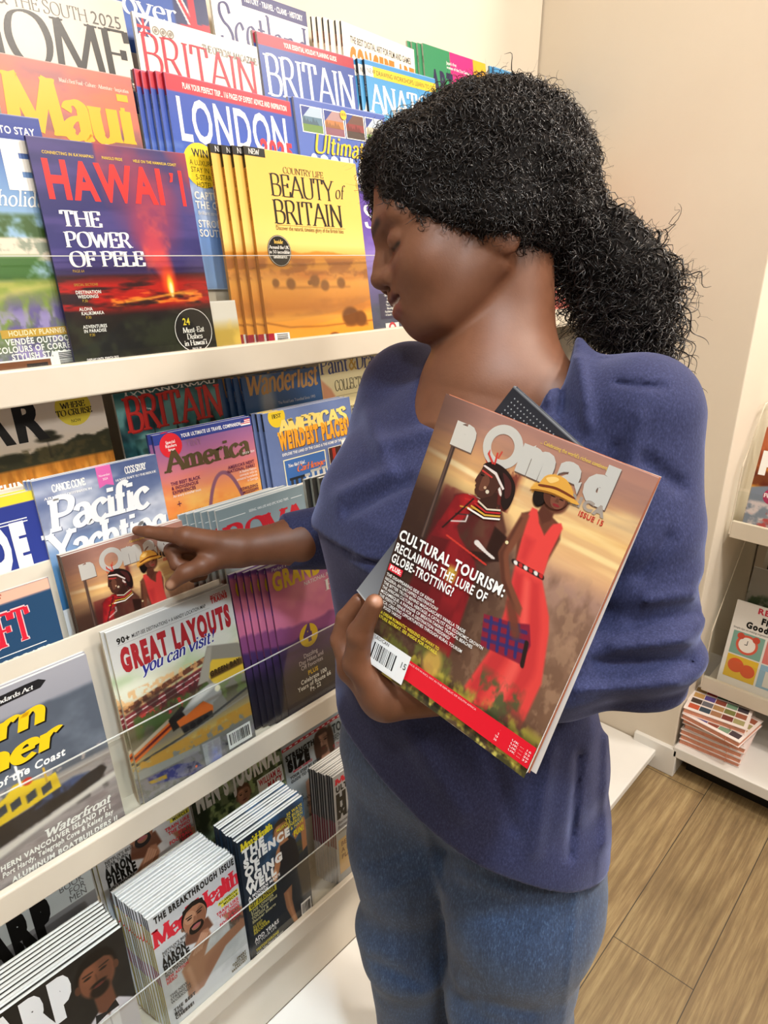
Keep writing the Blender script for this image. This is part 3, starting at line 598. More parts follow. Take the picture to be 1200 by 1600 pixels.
def c_brit25(w, h):
    a = Art(w, h, 130).grad([(0, '#2d4590'), (.3, '#3c59a6'), (.6, '#4a6cb4'), (1, '#5a6c8c')]); a.rect(0, 0, 1, .06, '#a81c34'); a.poly([(.02, .6), (.02, .33), (.1, .36), (.3, .4), (.62, .5), (.64, .9), (0, .9)], '#6b5540', .02); a.nz('#8d7658', 12, 12, .5, .15, 3, .38, .9, .02, .8, .0, .6); a.nz('#3d5a2c', 9, 9, .5, .15, 8, .47, .9, .03, .9, -1, .42)
    a.T('YOUR ESSENTIAL HOLIDAY PLANNING GUIDE', .25, .045, .024, W_, .55, bd=.02); a.T('BRITAIN', .04, .30, .2, W_, .93, f='s', tk=.15, tn=.04); a.T('2025', .07, .405, .085, W_, .26, f='b', bd=.0); a.T('GREAT', .92, .41, .075, W_, .25, al='r', bd=.01)
    return a
def c_anatomy(w, h):
    a = Art(w, h, 110).grad([(0, '#3d8cc8'), (.3, '#57a4d8'), (.7, '#8ec0e0'), (1, '#c8d8e0')]); a.R(.1, .03, 1, .09, '#e2c233'); a.T('DRAWING WORKSHOPS: LEARN TO SKETCH', .14, .075, .026, '#3a3010'); a.R(0, .03, .1, .09, '#e8e8e4'); a.T('NEW', .02, .072, .026, K_)
    a.T('ANATOMY', .04, .29, .16, W_, 1.2, f='s', tk=.16, tn=.04); a.T('essentials', .1, .40, .085, W_, f='s', tk=.14); a.R(.02, .455, .3, .53, '#e8c83a'); a.T('Pose and draw', .04, .505, .03, K_)
    a.ell(.55, .75, .2, .2, '#c89a7a', .3); return a
def c_over(w, h):
    a = Art(w, h, 90).grad([(0, '#2c4d9a'), (.3, '#2f5cae'), (1, '#4a78b8')]); a.T('Discover', .7, .22, .12, W_, .9, al='r', f='s', tk=.15)
    return a.mix(np.clip((a.X-.68)/.01, 0, 1), '#27305e').line([(.66, -.05), (1.05, .5)], .06, '#e8e4e0').line([(.66, -.05), (1.05, .5)], .03, '#c02238').line([(.66, .25), (1.05, .2)], .09, '#c02238').line([(.85, .0), (.85, 1)], .06, '#c02238')
def c_scotland(w, h):
    a = Art(w, h, 120).grad([(0, '#f2f0ee'), (.4, '#efece8'), (.41, '#6a7a5a'), (1, '#4a6a4a')]); a.R(.3, 0, 1, .085, '#2d2a66'); a.T('HISTORY · TRAVEL · CLANS · HISTORY', .95, .06, .03, W_, .62, al='r', bd=.02); a.T('Scotland', .05, .33, .23, '#2d2a66', .93, f='s', tk=.13, tn=.035); a.T("The world's leading", .36, .385, .022, '#444444'); a.R(.85, .36, 1, .42, '#c02238')
    return a
def c_concept(w, h):
    a = Art(w, h, 110).grad([(0, '#efe8dc'), (.5, '#e8e0d2'), (1, '#c8b8a0')]); a.ell(.55, .5, .3, .25, '#b0a08c', .6, .6); a.T('THE BEST DIGITAL ART FOR FILM AND GAMES', .1, .11, .04, '#3a3630', .84, bd=.01); a.T('CONCEPT ARTIST', .08, .30, .155, '#ee7b22', 1.1, bd=.06); return a
def c_artnews(w, h):
    a = Art(w, h, 110); a.C[:] = srgb('#2f8a5c'); a.rect(.4, -.1, .78, 1.1, '#d8247c'); a.rect(.78, -.1, 1.1, 1.1, '#eeb028'); a.T('ARTnews', .1, .31, .15, '#23204a', .72, bd=.05); a.TS(["Japan's first", 'women of the 21st Century'], .34, .09, .02, .03, W_, bd=.02); return a
def c_blue(w, h):
    a = Art(w, h, 100).grad([(0, '#3f8cc0'), (1, '#5aa8d4')]); a.rect(.56, -.1, .62, 1.1, '#e8743a'); a.T('QUANTA', .08, .16, .07, '#2a5a94', .42, bd=.03); a.T('nica', .93, .28, .15, '#24408c', al='l', f='s', rot=90, tk=.22, tn=.06); a.nz('#7cc0e0', 4, 4, .55, .2, 4, .3, 1.1, .05, .6); return a
def c_plain(c1, c2, title, tc, seed):
    def f(w, h):
        a = Art(w, h, 70).grad([(0, c1), (.35, c1), (.6, c2), (1, c2)]); a.nz(np.clip(srgb(c2)*1.25, 0, 1), 5, 5, .52, .2, seed, .35, 1.1, .1, .8); a.T(title, .08, .2, .11, tc, .84, f='s', tk=.18); a.grk(.1, .8, .6, .02, tc, seed).grk(.1, .85, .5, .02, tc, seed+1)
        return a
    return f
def mag(fn, row, x0, w, h, label, **kw): return place(fn(w, h), row, x0, label, **kw)
mag(c_lavender, 'a1', .200, .212, .298, 'holiday magazine with lavender field, hillside houses and price sticker, left edge of top tier', off=-.004, spine='#8a86b0')
mag(c_hawaii, 'a1', .387, .216, .276, 'purple magazine with big red capitals over an erupting volcano, front row of the top tier', off=.007, spine='#2a2450')
mag(c_beauty, 'a1', .699, .238, .296, 'golden magazine with misty hills and trees, frontmost of its fanned stack on the top tier', desc='golden misty hills magazines', n=4, dx=-.0155, t=.006, off=.010, tilt=1.2, spine=[(0, .075, '#a01a34'), (.075, .9, '#c98a34'), (.9, 1, '#14120f')], spine_text='COUNTRY LIFE · BEAUTY of BRITAIN', spine_col='#4a3010', curl=.006)
mag(c_purple, 'a1', .944, .21, .257, 'purple and slate magazine half hidden behind the womans face on the top tier')
mag(c_plain('#e8e4dc', '#c9a94a', ' ', '#7a2038', 3), 'a1', .452, .205, .075, 'white magazine with a gold box peeking out behind the red lettered volcano magazine', off=-.006)
mag(c_maui, 'a2', .385, .183, .281, 'magazine with big orange title on a sunset sky, behind the red lettered volcano magazine')
mag(c_london, 'a2', .609, .232, .295, 'blue city guide with white capitals, red top strip and yellow disc, frontmost of its stack', desc='blue city guides with a yellow disc', n=5, dx=-.0085, t=.0045, off=.008, tilt=1.5, spine=[(0, .9, '#8a98b8'), (.9, 1, '#a82438')], spine_text='LONDON 2025', spine_col='#20305a')
mag(c_ultimate, 'a2', .863, .225, .300, 'blue magazine with four small photos and yellow script, left of the womans hair', desc='blue magazines with four small photos', n=2, dx=-.006, spine='#b8bcc8')
mag(c_home, 'a3', .372, .231, .292, 'pale grey magazine with huge black serif capitals at the top left corner', tilt=-.8)
mag(c_britwhite, 'a3', .607, .221, .287, 'white headed magazine with large thin red serif capitals and a small flag', tilt=1.2)
mag(c_brit25, 'a3', .837, .225, .306, 'blue holiday guide with a dark red top strip and white serif capitals over a castle', desc='blue holiday guides with a castle', n=2, dx=-.005, spine='#c8c4bc')
mag(c_anatomy, 'a3', 1.092, .215, .310, 'sky blue drawing magazine with yellow strip, just left of the top of the womans hair', desc='sky blue drawing magazines', n=3, dx=-.012, t=.006, spine='#1c2430', spine_text='Anatomy Essentials', spine_col='#e8e8e8')
mag(c_over, 'a4', .575, .20, .262, 'blue magazine with a piece of union flag behind the white headed red titled magazine')
mag(c_plain('#3a5c9a', '#e8e8ea', 'ff', '#f4f4f4', 8), 'a4', .365, .205, .30, 'blue and white magazine mostly hidden behind the huge black serif title')
mag(c_scotland, 'a4', .781, .208, .287, 'white magazine with dark indigo serif title in the topmost row', tilt=1)
mag(c_concept, 'a4', 1.070, .215, .288, 'cream art magazine with orange capitals, frontmost of its stack in the topmost row', desc='cream art magazines with orange capitals', n=6, dx=-.011, t=.004, tilt=2.5, spine=[(0, .85, '#d8d2c8'), (.85, 1, '#2a2a2a')], spine_text='CONCEPT ARTIST', spine_col='#e07a2a')
mag(c_artnews, 'a4', 1.327, .235, .296, 'green, pink and yellow striped art magazine in the topmost row', desc='striped art magazines', n=4, dx=-.012, t=.004, spine='#d8d4c8', spine_text='ARTnews', spine_col='#333333')
mag(c_blue, 'a4', 1.598, .255, .297, 'blue magazine with orange stripe and sideways lettering, right end of the topmost row', desc='blue magazines with an orange stripe', n=2, dx=-.01, spine='#6a90b0')
def c_cs(w, h):
    a = Art(w, h, 90).grad([(0, '#e6e2dc'), (.5, '#e2dcd2'), (1, '#b8b0a4')]); a.R(.3, .12, 1, .26, '#e0b234'); a.O(.86, .19, .07, '#3a342c'); a.T('95', .86, .205, .04, W_, al='c'); a.bars(.76, .3, .96, .35, 5); a.T('CARDS', .97, .52, .13, '#5a5650', .7, al='r', f='s'); a.R(.5, .58, .98, .74, '#e8e6de'); a.T('GES', .96, .72, .1, '#2f6a4a', .4, al='r', f='s', tk=.2); a.ell(.5, .9, .4, .12, '#6a665e', .3); return a
mag(c_cs, 'a3', 1.635, .25, .262, 'white magazine with yellow band and grey lettering between hair and right wall')
mag(c_plain('#c98a4a', '#a86a3a', 'PLUG', '#f0d8b0', 5), 'a2', 1.66, .225, .255, 'orange brown magazine just above the ponytail by the right wall')
mag(c_plain('#c8c4bc', '#8a8880', 'TASTE', '#33302c', 9), 'a1', 1.36, .22, .29, 'grey patterned magazine glimpsed between the womans neck and ponytail')
mag(c_plain('#c8683c', '#b0504a', 'FEAST', '#f0e0c0', 6), 'a1', 1.60, .22, .28, 'orange and red magazine glimpsed under the ponytail beside the grey patterned magazine')
mag(c_plain('#d0ccc4', '#7a8a9a', 'STYLE', '#2a3a5a', 7), 'a2', 1.24, .225, .29, 'pale magazine hidden behind the womans head on the top tier')
# ------------------------------------------------------------------ covers, middle tier
def c_far(w, h):
    a = Art(w, h, 120, .15).grad([(0, '#e9e2da'), (.3, '#f0e6da'), (.42, '#ecdcc4'), (.44, '#c87f2c'), (.55, '#d88a2e'), (.75, '#c8742a'), (1, '#a85c20')])
    a.nz('#8a5418', 40, 7, .5, .15, 3, .45, 1.1, .05, .45); a.nz('#f0b050', 36, 6, .56, .15, 6, .46, 1.1, .08, .5); a.ridge(.375, .035, '#3a3a24', 9, 5, .008, .455, slope=-.05); a.nz('#5a5230', 20, 18, .5, .15, 9, .37, .45, .01, .8)
    a.poly([(.595, .43), (.6, .3), (.605, .43)], '#2a241a'); a.ell(.6, .31, .06, .018, '#2a2a1a', .5); a.ell(.61, .335, .08, .016, '#33301e', .5); a.ell(.36, .4, .1, .025, '#33341e', .4)
    a.T('AFAR', .62, .32, .19, '#16130f', .78, al='r', bd=.05); a.O(.8, .2, .115, '#f2e04a'); a.TS(['WHERE', 'TO CRUISE'], .8, .2, .03, .037, '#2a2614', al='c', f='s', tk=.2); a.T('PLUS', .8, .15, .016, '#2a2614', al='c'); a.T('NOW', .8, .275, .016, '#2a2614', al='c')
    a.TS(['THINK', 'BIGGER.'], .47, .56, .042, .07, W_, al='r', bd=.06); a.ell(.68, .56, .06, .012, '#7a4a1c', .5); a.line([(.72, .555), (.76, .53)], .012, '#5a3414'); return a
def c_para(w, h):
    a = Art(w, h, 120, .16).grad([(0, '#1f4c52'), (.25, '#2f7a80'), (.45, '#3f9a9c'), (.6, '#1c4a50'), (1, '#0f2228')]); a.nz('#0f2a34', 3, 4, .5, .25, 3, -1, .6, .05, .85); a.nz('#9ae0e0', 4, 3, .58, .15, 8, .2, .55, .05, .7)
    a.line([(.12, .14), (.2, .19), (.24, .26), (.3, .27), (.33, .33)], .008, '#e8ffff'); a.T('PARANORMAL', .1, .18, .075, W_, .86, f='s', tk=.16); a.T('BRITAIN', .08, .385, .19, '#b01c20', .92, f='s', tk=.2, tn=.06, bd=0); a.T('BRITAIN', .074, .38, .19, '#e23a34', .92, f='s', tk=.17, tn=.05)
    for x, y0, w_, c in ((.3, .46, .1, '#1a1c22'), (.52, .44, .14, '#15181e'), (.72, .42, .12, '#15181e'), (.88, .4, .14, '#1a1c20')): a.poly([(x-w_/2, 1.1), (x-w_/2, y0+.06), (x-w_*.3, y0+.03), (x, y0-.06), (x+w_*.3, y0+.03), (x+w_/2, y0+.06), (x+w_/2, 1.1)], c, .01); a.line([(x, y0-.05), (x, y0-.11)], .008, c)
    for x, y in ((.3, .52), (.3, .6), (.52, .56), (.88, .5)): a.rect(x-.03, y, x+.03, y+.05, '#a8502a', .01)
    return a
def c_wand(w, h):
    a = Art(w, h, 110, .08).grad([(0, '#2f5a96'), (.25, '#3c6aa8'), (.5, '#4c82b8'), (.6, '#5a7a94'), (.62, '#3a3a24'), (1, '#26301e')]); a.ell(.28, .35, .09, .32, '#c8ccd0', .9, .8); a.ell(.36, .5, .2, .05, '#e0e2e4', .7, .8); a.nz('#1f2a1c', 10, 12, .48, .2, 4, .52, .75, .05, .95); a.nz('#b89a3c', 16, 14, .58, .1, 6, .54, .72, .03, .9)
    a.T('Wanderlust', .04, .2, .15, '#d8a664', .92, f='s', tk=.2, tn=.1, sh=.2, ser=0); a.T('The Road Less Travelled Since 1993', .4, .29, .02, '#dfe6ee', .5); return a
def c_paint(w, h):
    a = Art(w, h, 110, .09).grad([(0, '#f6edc8'), (.5, '#f4e4a8'), (1, '#e8d49a')]); a.poly([(0, .2), (.14, .28), (.34, .5), (.36, .6), (.2, .7), (0, .62)], '#e0a07a', .03); a.poly([(0, .5), (.2, .55), (.34, .7), (.3, .74), (0, .7)], '#d0906a', .03); a.line([(.1, .6), (.5, .85)], .03, '#e0c060'); a.nz('#6a4a8a', 6, 4, .6, .2, 3, .7, 1.1, .05, .6)
    a.T('Paint', .02, .17, .12, '#3a4a90', .42, f='s', tk=.17); a.T('&', .45, .17, .12, '#d8b04a', .13); a.T('Draw', .58, .17, .12, '#3a4a90', .4, f='s', tk=.17); a.T('COLLECTION', .2, .30, .075, '#4a4438', .58, f='s', tk=.13); a.O(.88, .32, .11, '#f0b428'); a.T('19', .88, .33, .07, W_, al='c', bd=.05); a.T('WORKSHOPS', .88, .37, .016, W_, al='c')
    a.R(.2, .335, .8, .338, '#a89a78'); a.T('Improve your skills', .25, .45, .045, '#5a5448', .52); a.TS(['Follow step by step projects', 'from the top artists'], .32, .5, .02, .03, '#8a8270'); return a
def c_guide(w, h):
    a = Art(w, h, 120).grad([(0, '#2e3a86'), (.5, '#2f3f90'), (1, '#4a62a8')]); a.rect(0, 0, 1, .05, '#e6d23a'); a.ridge(.6, .06, '#b39a80', 2, 5, .01, slope=-.35); m = a.C.copy(); a.nz('#5a4638', 18, 8, .48, .12, 7, .4, 1.1, .1, .0)
    yy = .6-.35*(a.X-.5); msk = np.clip((a.Y-yy)/.02, 0, 1); f = fbm(a.X*26, a.Y*20+a.X*14, 11); a.mix(msk*np.clip((f-.5)/.1+.5, 0, 1), '#4d3c30', .95); a.mix(msk*np.clip((f-.62)/.1+.5, 0, 1), '#e0cdb0', .8)
    a.T('DISCOVER THE U.S.', .66, .15, .036, W_, .62, al='r', bd=.03); a.R(.7, .125, .93, .13, W_); a.R(.7, .14, .93, .145, W_); a.T('INSIDE', .92, .36, .2, W_, .62, al='r', bd=.08); a.T('TRAVEL · MUSIC · FOOD', .93, .42, .032, W_, .7, al='r', bd=.03); return a
def c_pacific(w, h):
    a = Art(w, h, 170, 0, .66).grad([(0, '#51618f'), (.2, '#7483a8'), (.4, '#a9b3c6'), (.55, '#7f9ac0'), (.7, '#5f94c8'), (1, '#3a78b0')]); a.nz('#e8eaf0', 3, 5, .5, .3, 4, .05, .6, .1, .75); a.nz('#4c5a84', 3, 4, .55, .25, 8, -.1, .5, .1, .6); a.poly([(.35, 1.1), (.4, .84), (.55, .66), (.68, .6), (.78, .5), (.85, .58), (.95, .7), (1.1, .8), (1.1, 1.1)], '#454c5c', .02); a.nz('#2a3038', 7, 9, .5, .2, 9, .6, 1.1, .1, .7, .36, 1.1)
    a.R(.48, 0, .6, .14, '#e06ab0'); a.S([(.48, .14), (.6, .14), (.6, .165), (.54, .145), (.48, .165)], '#e06ab0'); a.T('November', .54, .08, .017, W_, al='c'); a.T('2024', .54, .11, .017, W_, al='c')
    a.T('CANOE COVE', .13, .11, .052, W_, .25, f='s', tk=.26, tn=.12); a.T("A BOATERS' DESTINATION", .06, .155, .017, W_, .36, f='s', tk=.2); a.T('CCGS SIYAY', .71, .1, .052, W_, .18, f='s', tk=.26, tn=.12); a.T('HOVERCRAFT TO THE RESCUE', .62, .145, .017, W_, .35, f='s', tk=.2)
    for c, d in (('#5a6684', .006), ('#f2f3f5', 0)): a.T('Pacific', .06+d, .40+d, .24, c, .8, f='s', tk=.21, tn=.13, sh=.12, ser=.3, sp=-.02); a.T('Yachting', .0+d, .66+d, .25, c, .97, f='s', tk=.21, tn=.13, sh=.12, ser=.3, sp=-.02)
    a.T("WEST COAST POWER & SAIL", .14, .73, .022, '#dfe8f0', .4, f='s', tk=.2); a.T('SINCE 1968', .68, .72, .018, W_, .2, f='s', tk=.2); return a
def c_america(w, h):
    a = Art(w, h, 140, 0, .69).grad([(0, '#7a5a94'), (.15, '#a4668f'), (.32, '#d07a80'), (.5, '#f09a5a'), (.7, '#f6b84a'), (1, '#f0862a')]); a.nz('#f8d878', 3, 4, .5, .3, 5, .45, 1.1, .15, .6); a.nz('#e8743c', 3, 6, .55, .25, 9, .35, .8, .1, .5)
    t = np.linspace(-1, 1, 26); pts = [(.60+.25*x, .385+.55*(math.cosh(2.2*abs(x))-1)/(math.cosh(2.2)-1)) for x in t]; a.line(pts, .035, '#8a5a70', 1, .006)
    a.R(0, .0, 1, .075, '#32408a'); a.T('YOUR ULTIMATE US TRAVEL COMPANION', .26, .055, .026, W_, .62, bd=.03); a.R(.88, .015, .985, .062, W_); [a.R(.88, .015+.014*k, .985, .022+.014*k, '#c8283c') for k in range(3)]; a.R(.88, .015, .92, .04, '#2a3a80')
    a.O(.15, .095, .105, '#dc2a34'); a.TS(['Special', 'Readers', 'Issue'], .15, .08, .021, .027, W_, al='c', bd=.02); a.T('TINY', .29, .13, .05, '#9a6a84', .16, f='s'); a.T('America', .08, .285, .15, '#57482e', .85, f='s', tk=.24, tn=.1, ser=.3); a.T('ISSUE 8 · 2024', .98, .285, .016, W_, al='r')
    a.TS(['THE BEST BLACK', '& INDIGENOUS', 'EXPERIENCES'], .08, .385, .024, .033, '#6a2a4c', bd=.03); a.T('An every traveller must', .08, .475, .02, W_); a.T('+', .1, .56, .06, '#6a3a4c'); a.T('ROCKET CITY', .08, .63, .026, '#6a2a4c', bd=.03); a.TS(['The event in', 'Space Camp', 'in Alabama'], .09, .67, .022, .03, W_)
    a.TS(["AMERICA'S NEXT", 'NATIONAL PARK?'], .96, .37, .024, .032, '#6a2a4c', al='r', bd=.03); a.TS(['A Native Nation', 'connects with its', 'ancestral homelands', 'in Georgia'], .97, .425, .02, .027, W_, al='r'); a.TS(['REWILDING', 'MISSISSIPPI'], .96, .565, .024, .032, '#6a2a4c', al='r', bd=.03); a.TS(['A citizen science', 'effort to plant', 'the grasslands'], .97, .625, .02, .028, W_, al='r'); return a
def c_weird(w, h):
    a = Art(w, h, 140, 0, .76); a.C[:] = srgb('#6274a2'); a.nz('#6f82b0', 4, 4, .5, .3, 3, a=.6)
    a.O(.14, .04, .09, '#e8c62a'); a.T('BEST', .14, .05, .03, '#3a3a20', al='c', f='s', tk=.24)
    for c, d in (('#3a4468', .007), ('#f2d878', 0)): a.T("AMERICA'S", .15+d, .185+d, .11, c, .78, f='s', tk=.3, tn=.16, ser=.25, sp=0)
    for c, d in (('#6a3a10', .006), ('#f0a42c', 0)): a.T('WEIRDEST PLACES!', .13+d, .29+d, .12, c, .83, bd=.07)
    a.T('EXPLORE THE LAND OF THE CURIO & THE HOME OF THE STRANGE', .14, .345, .02, W_, .82, bd=.03); a.R(.14, .375, .62, .70, '#f4ecc0'); a.R(.15, .383, .61, .69, '#3f6cae'); a.R(.15, .6, .61, .69, '#6a9a3c')
    for x in (.19, .24, .3, .36, .43, .49, .56): a.R(x, .53-.02*(x > .4), x+.03, .62, '#cfcfca' if x > .35 else '#3a3e44'); a.R(x-.01, .525-.02*(x > .4), x+.05, .545-.02*(x > .4), '#b8b8b2' if x > .35 else '#2a2e34')
    a.T("You Ain't Vad...", .18, .44, .026, W_, .2, f='s', tk=.2, sh=.3); a.T('CarHenge', .27, .49, .05, '#f07a3a', .32, f='s', tk=.2, sh=.3)
    for x0, y0, c in ((.66, .375, '#3a1a18'), (.66, .52, '#e8d0a8'), (.83, .34, '#f0ece8'), (.83, .5, '#8a3018')): a.R(x0-.005, y0-.005, x0+.16, y0+.135, '#f0e8d0'); a.R(x0, y0, x0+.155, y0+.13, c)
    a.R(.7, .38, .74, .5, '#a02c1c'); a.S([(.67, .62), (.7, .57), (.78, .56), (.81, .62)], '#f08a1c'); a.R(.86, .385, .97, .43, '#c8283c'); a.O(.88, .38, .025, '#2a5a8a'); a.O(.94, .38, .025, '#2a7a9a'); a.S([(.84, .62), (.88, .54), (.92, .6), (.95, .53), (.98, .62)], '#f0a02c')
    a.R(.14, .73, .9, .86, '#d8c070'); a.R(.14, .88, .6, .97, '#8aa060'); return a
def c_bed(w, h):
    a = Art(w, h, 90).grad([(0, '#f0ead8'), (1, '#e8dcc0')]); a.R(0, 0, .3, .05, '#1c1c1c'); a.R(.3, 0, .62, .05, '#c02838'); a.T('NEW!', .46, .042, .03, W_, al='c', bd=.03); a.S([(.02, .34), (.1, .28), (.5, .0), (.62, .0), (.16, .3)], '#1c1c1c'); a.S([(.02, .34), (.1, .28), (.13, .3)], '#c8a070'); a.T('Beginner', .08, .40, .08, '#2f8a7a', .8, f='s'); a.T('DRAWING', .02, .62, .14, '#b02838', .95, f='s', tk=.2); a.ell(.8, .2, .2, .2, '#c83a2a', .1, .9); return a
def c_craft(w, h):
    a = Art(w, h, 120, 0, .72); a.C[:] = srgb('#27486a'); a.rect(0, 0, 1, .085, '#efb8a0'); a.T('BUILD THE 14FT OUTBOARD SKIFF', .72, .065, .05, '#b0483c', .95, al='r', f='s', tk=.13); a.T('Bi-Monthly', .33, .145, .042, W_, .3, f='s', tk=.14); a.T('WATERCRAFT', .84, .385, .235, '#f0c8c8', 1.1, al='r', f='s', tk=.26, tn=.1, ser=.25, sp=.02); a.T('WATERCRAFT', .838, .38, .225, '#d8243a', 1.1, al='r', f='s', tk=.2, tn=.06, ser=.25, sp=.02); a.R(0, .44, .9, .446, W_); a.T('BUILDING BOATS · USING BOATS', .92, .53, .055, W_, 1.1, al='r', f='s', tk=.14)
    a.R(.0, .575, .93, .99, '#c8d0d8'); a.R(.0, .583, .92, .985, '#4a7aa8'); a.R(.0, .575, .03, 1, '#c8d0d8')
    return a
def c_nomad(w, h, hero=False):
    n = 330 if hero else 170
    a = Art(w, h, n)
    _T = a.Y; a.Y = np.interp(_T, [0, .34, .765, 1], [0, .56, .84, 1]); _X = a.X
    a.grad([(0, '#a8786a'), (.1, '#b0806c'), (.2, '#c08a66'), (.32, '#e0a968'), (.42, '#f0c684'), (.5, '#eebe84'), (.56, '#d8a47a'), (.6, '#a98270'), (.7, '#94705a'), (.85, '#7d5a44'), (1, '#5c4530')])
    a.nz('#f6d898', 1.6, 10, .52, .22, 4, .2, .55, .05, .7, .5, 1.1); a.nz('#8f6a62', 2, 9, .5, .3, 7, -.1, .3, .1, .6); a.nz('#d6a070', 2.2, 12, .55, .2, 31, .3, .55, .05, .6); a.ell(.2, .33, .25, .015, '#fbe3ae', .9, .8, 8); a.ell(.9, .45, .2, .015, '#f8dc9c', .9, .8)
    a.rect(-.2, -.1, .1, 1.1, '#3a241c', .28, .65); a.nz('#6b4c3a', 12, 12, .5, .2, 8, .58, 1.1, .03, .5); a.nz('#b08a6c', 22, 20, .6, .1, 9, .57, .9, .05, .5)
    a.ell(.1, .62, .4, .16, '#2a1813', 1, .75); a.ell(.25, .75, .35, .2, '#2c1712', 1, .6)
    a.Y = _T; a.line([(.125, .14), (.128, .47)], .022, '#3a2a26'); a.line([(.122, .14), (.126, .47)], .008, '#6b5248', .8)
    SK, SD, SL = '#4a2a22', '#2e1813', '#7a4a38'
    a.X = _X+.15; a.Y = np.interp(_T, [-.05, .12, .16, .224, .251, .275, .41, .46, .80, 1], [0, .2, .25, .325, .365, .44, .6, .72, .98, 1.2])
    # young man standing in profile, red wrap
    a.poly([(.36, .46), (.46, .405), (.54, .41), (.61, .44), (.66, .5), (.665, .62), (.62, .72), (.5, .72), (.38, .6)], SK, .012)
    a.ell(.585, .52, .07, .09, SL, 1, .5); a.poly([(.6, .5), (.68, .52), (.69, .62), (.6, .7), (.5, .72), (.5, .68), (.6, .62)], SD, .01)
    a.poly([(.37, .46), (.45, .41), (.5, .44), (.44, .54), (.39, .63), (.33, .6)], '#b01e22', .01); a.poly([(.33, .58), (.42, .56), (.55, .7), (.6, .75), (.62, .98), (.34, .98), (.3, .78)], '#8a1a20', .015); a.nz('#5a0f16', 9, 4, .5, .15, 12, .42, 1, .02, .55, .3, .6); a.poly([(.32, .7), (.42, .66), (.4, .98), (.28, .98)], '#5c1418', .02)
    a.poly([(.47, .40), (.45, .34), (.5, .32), (.58, .34), (.585, .42), (.5, .44)], SK, .01); a.ell(.52, .30, .075, .065, SK, .2); a.poly([(.462, .27), (.44, .315), (.453, .325), (.452, .35), (.47, .365), (.5, .36)], SK, .008); a.ell(.5, .31, .04, .045, SL, 1, .5)
    a.poly([(.47, .255), (.52, .22), (.59, .25), (.62, .32), (.62, .43), (.585, .43), (.57, .33), (.54, .28)], '#2a1a18', .01); a.nz('#6a2420', 26, 14, .5, .12, 14, .23, .43, .01, .8, .55, .63)
    a.line([(.47, .265), (.53, .28), (.575, .33)], .014, '#e8d8cc'); a.line([(.475, .275), (.54, .29)], .006, '#c22a28'); a.line([(.5, .22), (.47, .25), (.45, .23), (.455, .2)], .006, '#c83028'); a.line([(.5, .22), (.51, .18)], .006, '#c83028'); a.O(.53, .355, .008, '#e0d0a0')
    for k in range(5): a.line([(.43-.01*k, .42+.035*k), (.5-.01*k, .415+.03*k), (.56-.025*k, .43+.02*k)], .006, ['#e8d8c0', '#c22a28', '#e0b040', '#2a2a2a', '#e8e0d8'][k])
    a.line([(.46, .44), (.41, .52), (.36, .6)], .008, '#1c1412'); a.line([(.55, .59), (.64, .625)], .03, '#e0d4cc'); a.line([(.4, .64), (.62, .70)], .02, '#c8382c'); a.rect(.46, .76, .51, .8, '#c8a040', .015)
    OLD, NEW = [0, .175, .25, .31, .35, .435, .596, .73, .79, .875, .98, 1.2], [-.05, .10, .14, .165, .195, .25, .40, .53, .60, .70, .87, 1.1]
    sh_ = lambda v: np.interp(v, [.1, .25, .4, .55, .7, .9], [.115, .11, .10, .02, -.03, -.02])
    a.Y = np.interp(_T, NEW, OLD); a.X = _X+sh_(_T)
    # woman in a coral gown and straw hat
    D1, D2, D3 = '#e2453f', '#b92c30', '#f2665a'
    a.poly([(.70, .6), (.83, .6), (.87, .7), (.88, .98), (.62, 1.0), (.57, .97), (.64, .8)], D1, .012); a.poly([(.7, .62), (.74, .62), (.72, .8), (.66, .98), (.585, .97), (.65, .8)], D2, .03, .7); a.poly([(.78, .62), (.82, .62), (.84, .85), (.8, .98), (.76, .98)], D2, .03, .55); a.poly([(.75, .63), (.77, .63), (.76, .97), (.71, .97)], D3, .03, .6)
    a.poly([(.655, .435), (.7, .4), (.78, .39), (.83, .41), (.85, .46), (.83, .55), (.83, .6), (.7, .6), (.67, .52)], '#6b3c2c', .01); a.poly([(.69, .39), (.715, .39), (.74, .44), (.78, .47), (.8, .42), (.83, .4), (.845, .42), (.83, .52), (.835, .6), (.7, .6), (.69, .5), (.68, .45)], D1, .008); a.poly([(.7, .5), (.75, .5), (.74, .58), (.71, .58)], D2, .03, .5)
    a.poly([(.655, .435), (.69, .43), (.69, .5), (.66, .58), (.68, .66), (.74, .72), (.73, .745), (.69, .735), (.63, .67), (.61, .59)], '#7a4632', .01); a.poly([(.655, .45), (.665, .45), (.635, .58), (.65, .66), (.7, .725), (.69, .73), (.63, .67), (.615, .59)], '#4e2a20', .012, .7)
    a.line([(.69, .595), (.83, .598)], .022, '#2a1a18'); [a.ell(x, .596, .01, .007, c, .3) for x, c in zip((.7, .725, .75, .775, .8, .825), ('#e8e0d8', '#c22a28', '#e8e0d8', '#c22a28', '#e8e0d8', '#c22a28'))]
    a.poly([(.72, .4), (.73, .34), (.79, .35), (.785, .41), (.755, .44)], '#5a3024', .008); a.ell(.77, .315, .062, .062, '#5a3224', .2); a.ell(.785, .318, .035, .045, '#8a5440', .9, .8); a.ell(.758, .312, .012, .006, '#1a0f0c', .4); a.ell(.795, .312, .012, .006, '#1a0f0c', .4); a.ell(.782, .35, .02, .007, '#8a2a2c', .4); a.line([(.779, .315), (.782, .332)], .008, '#4a281e')
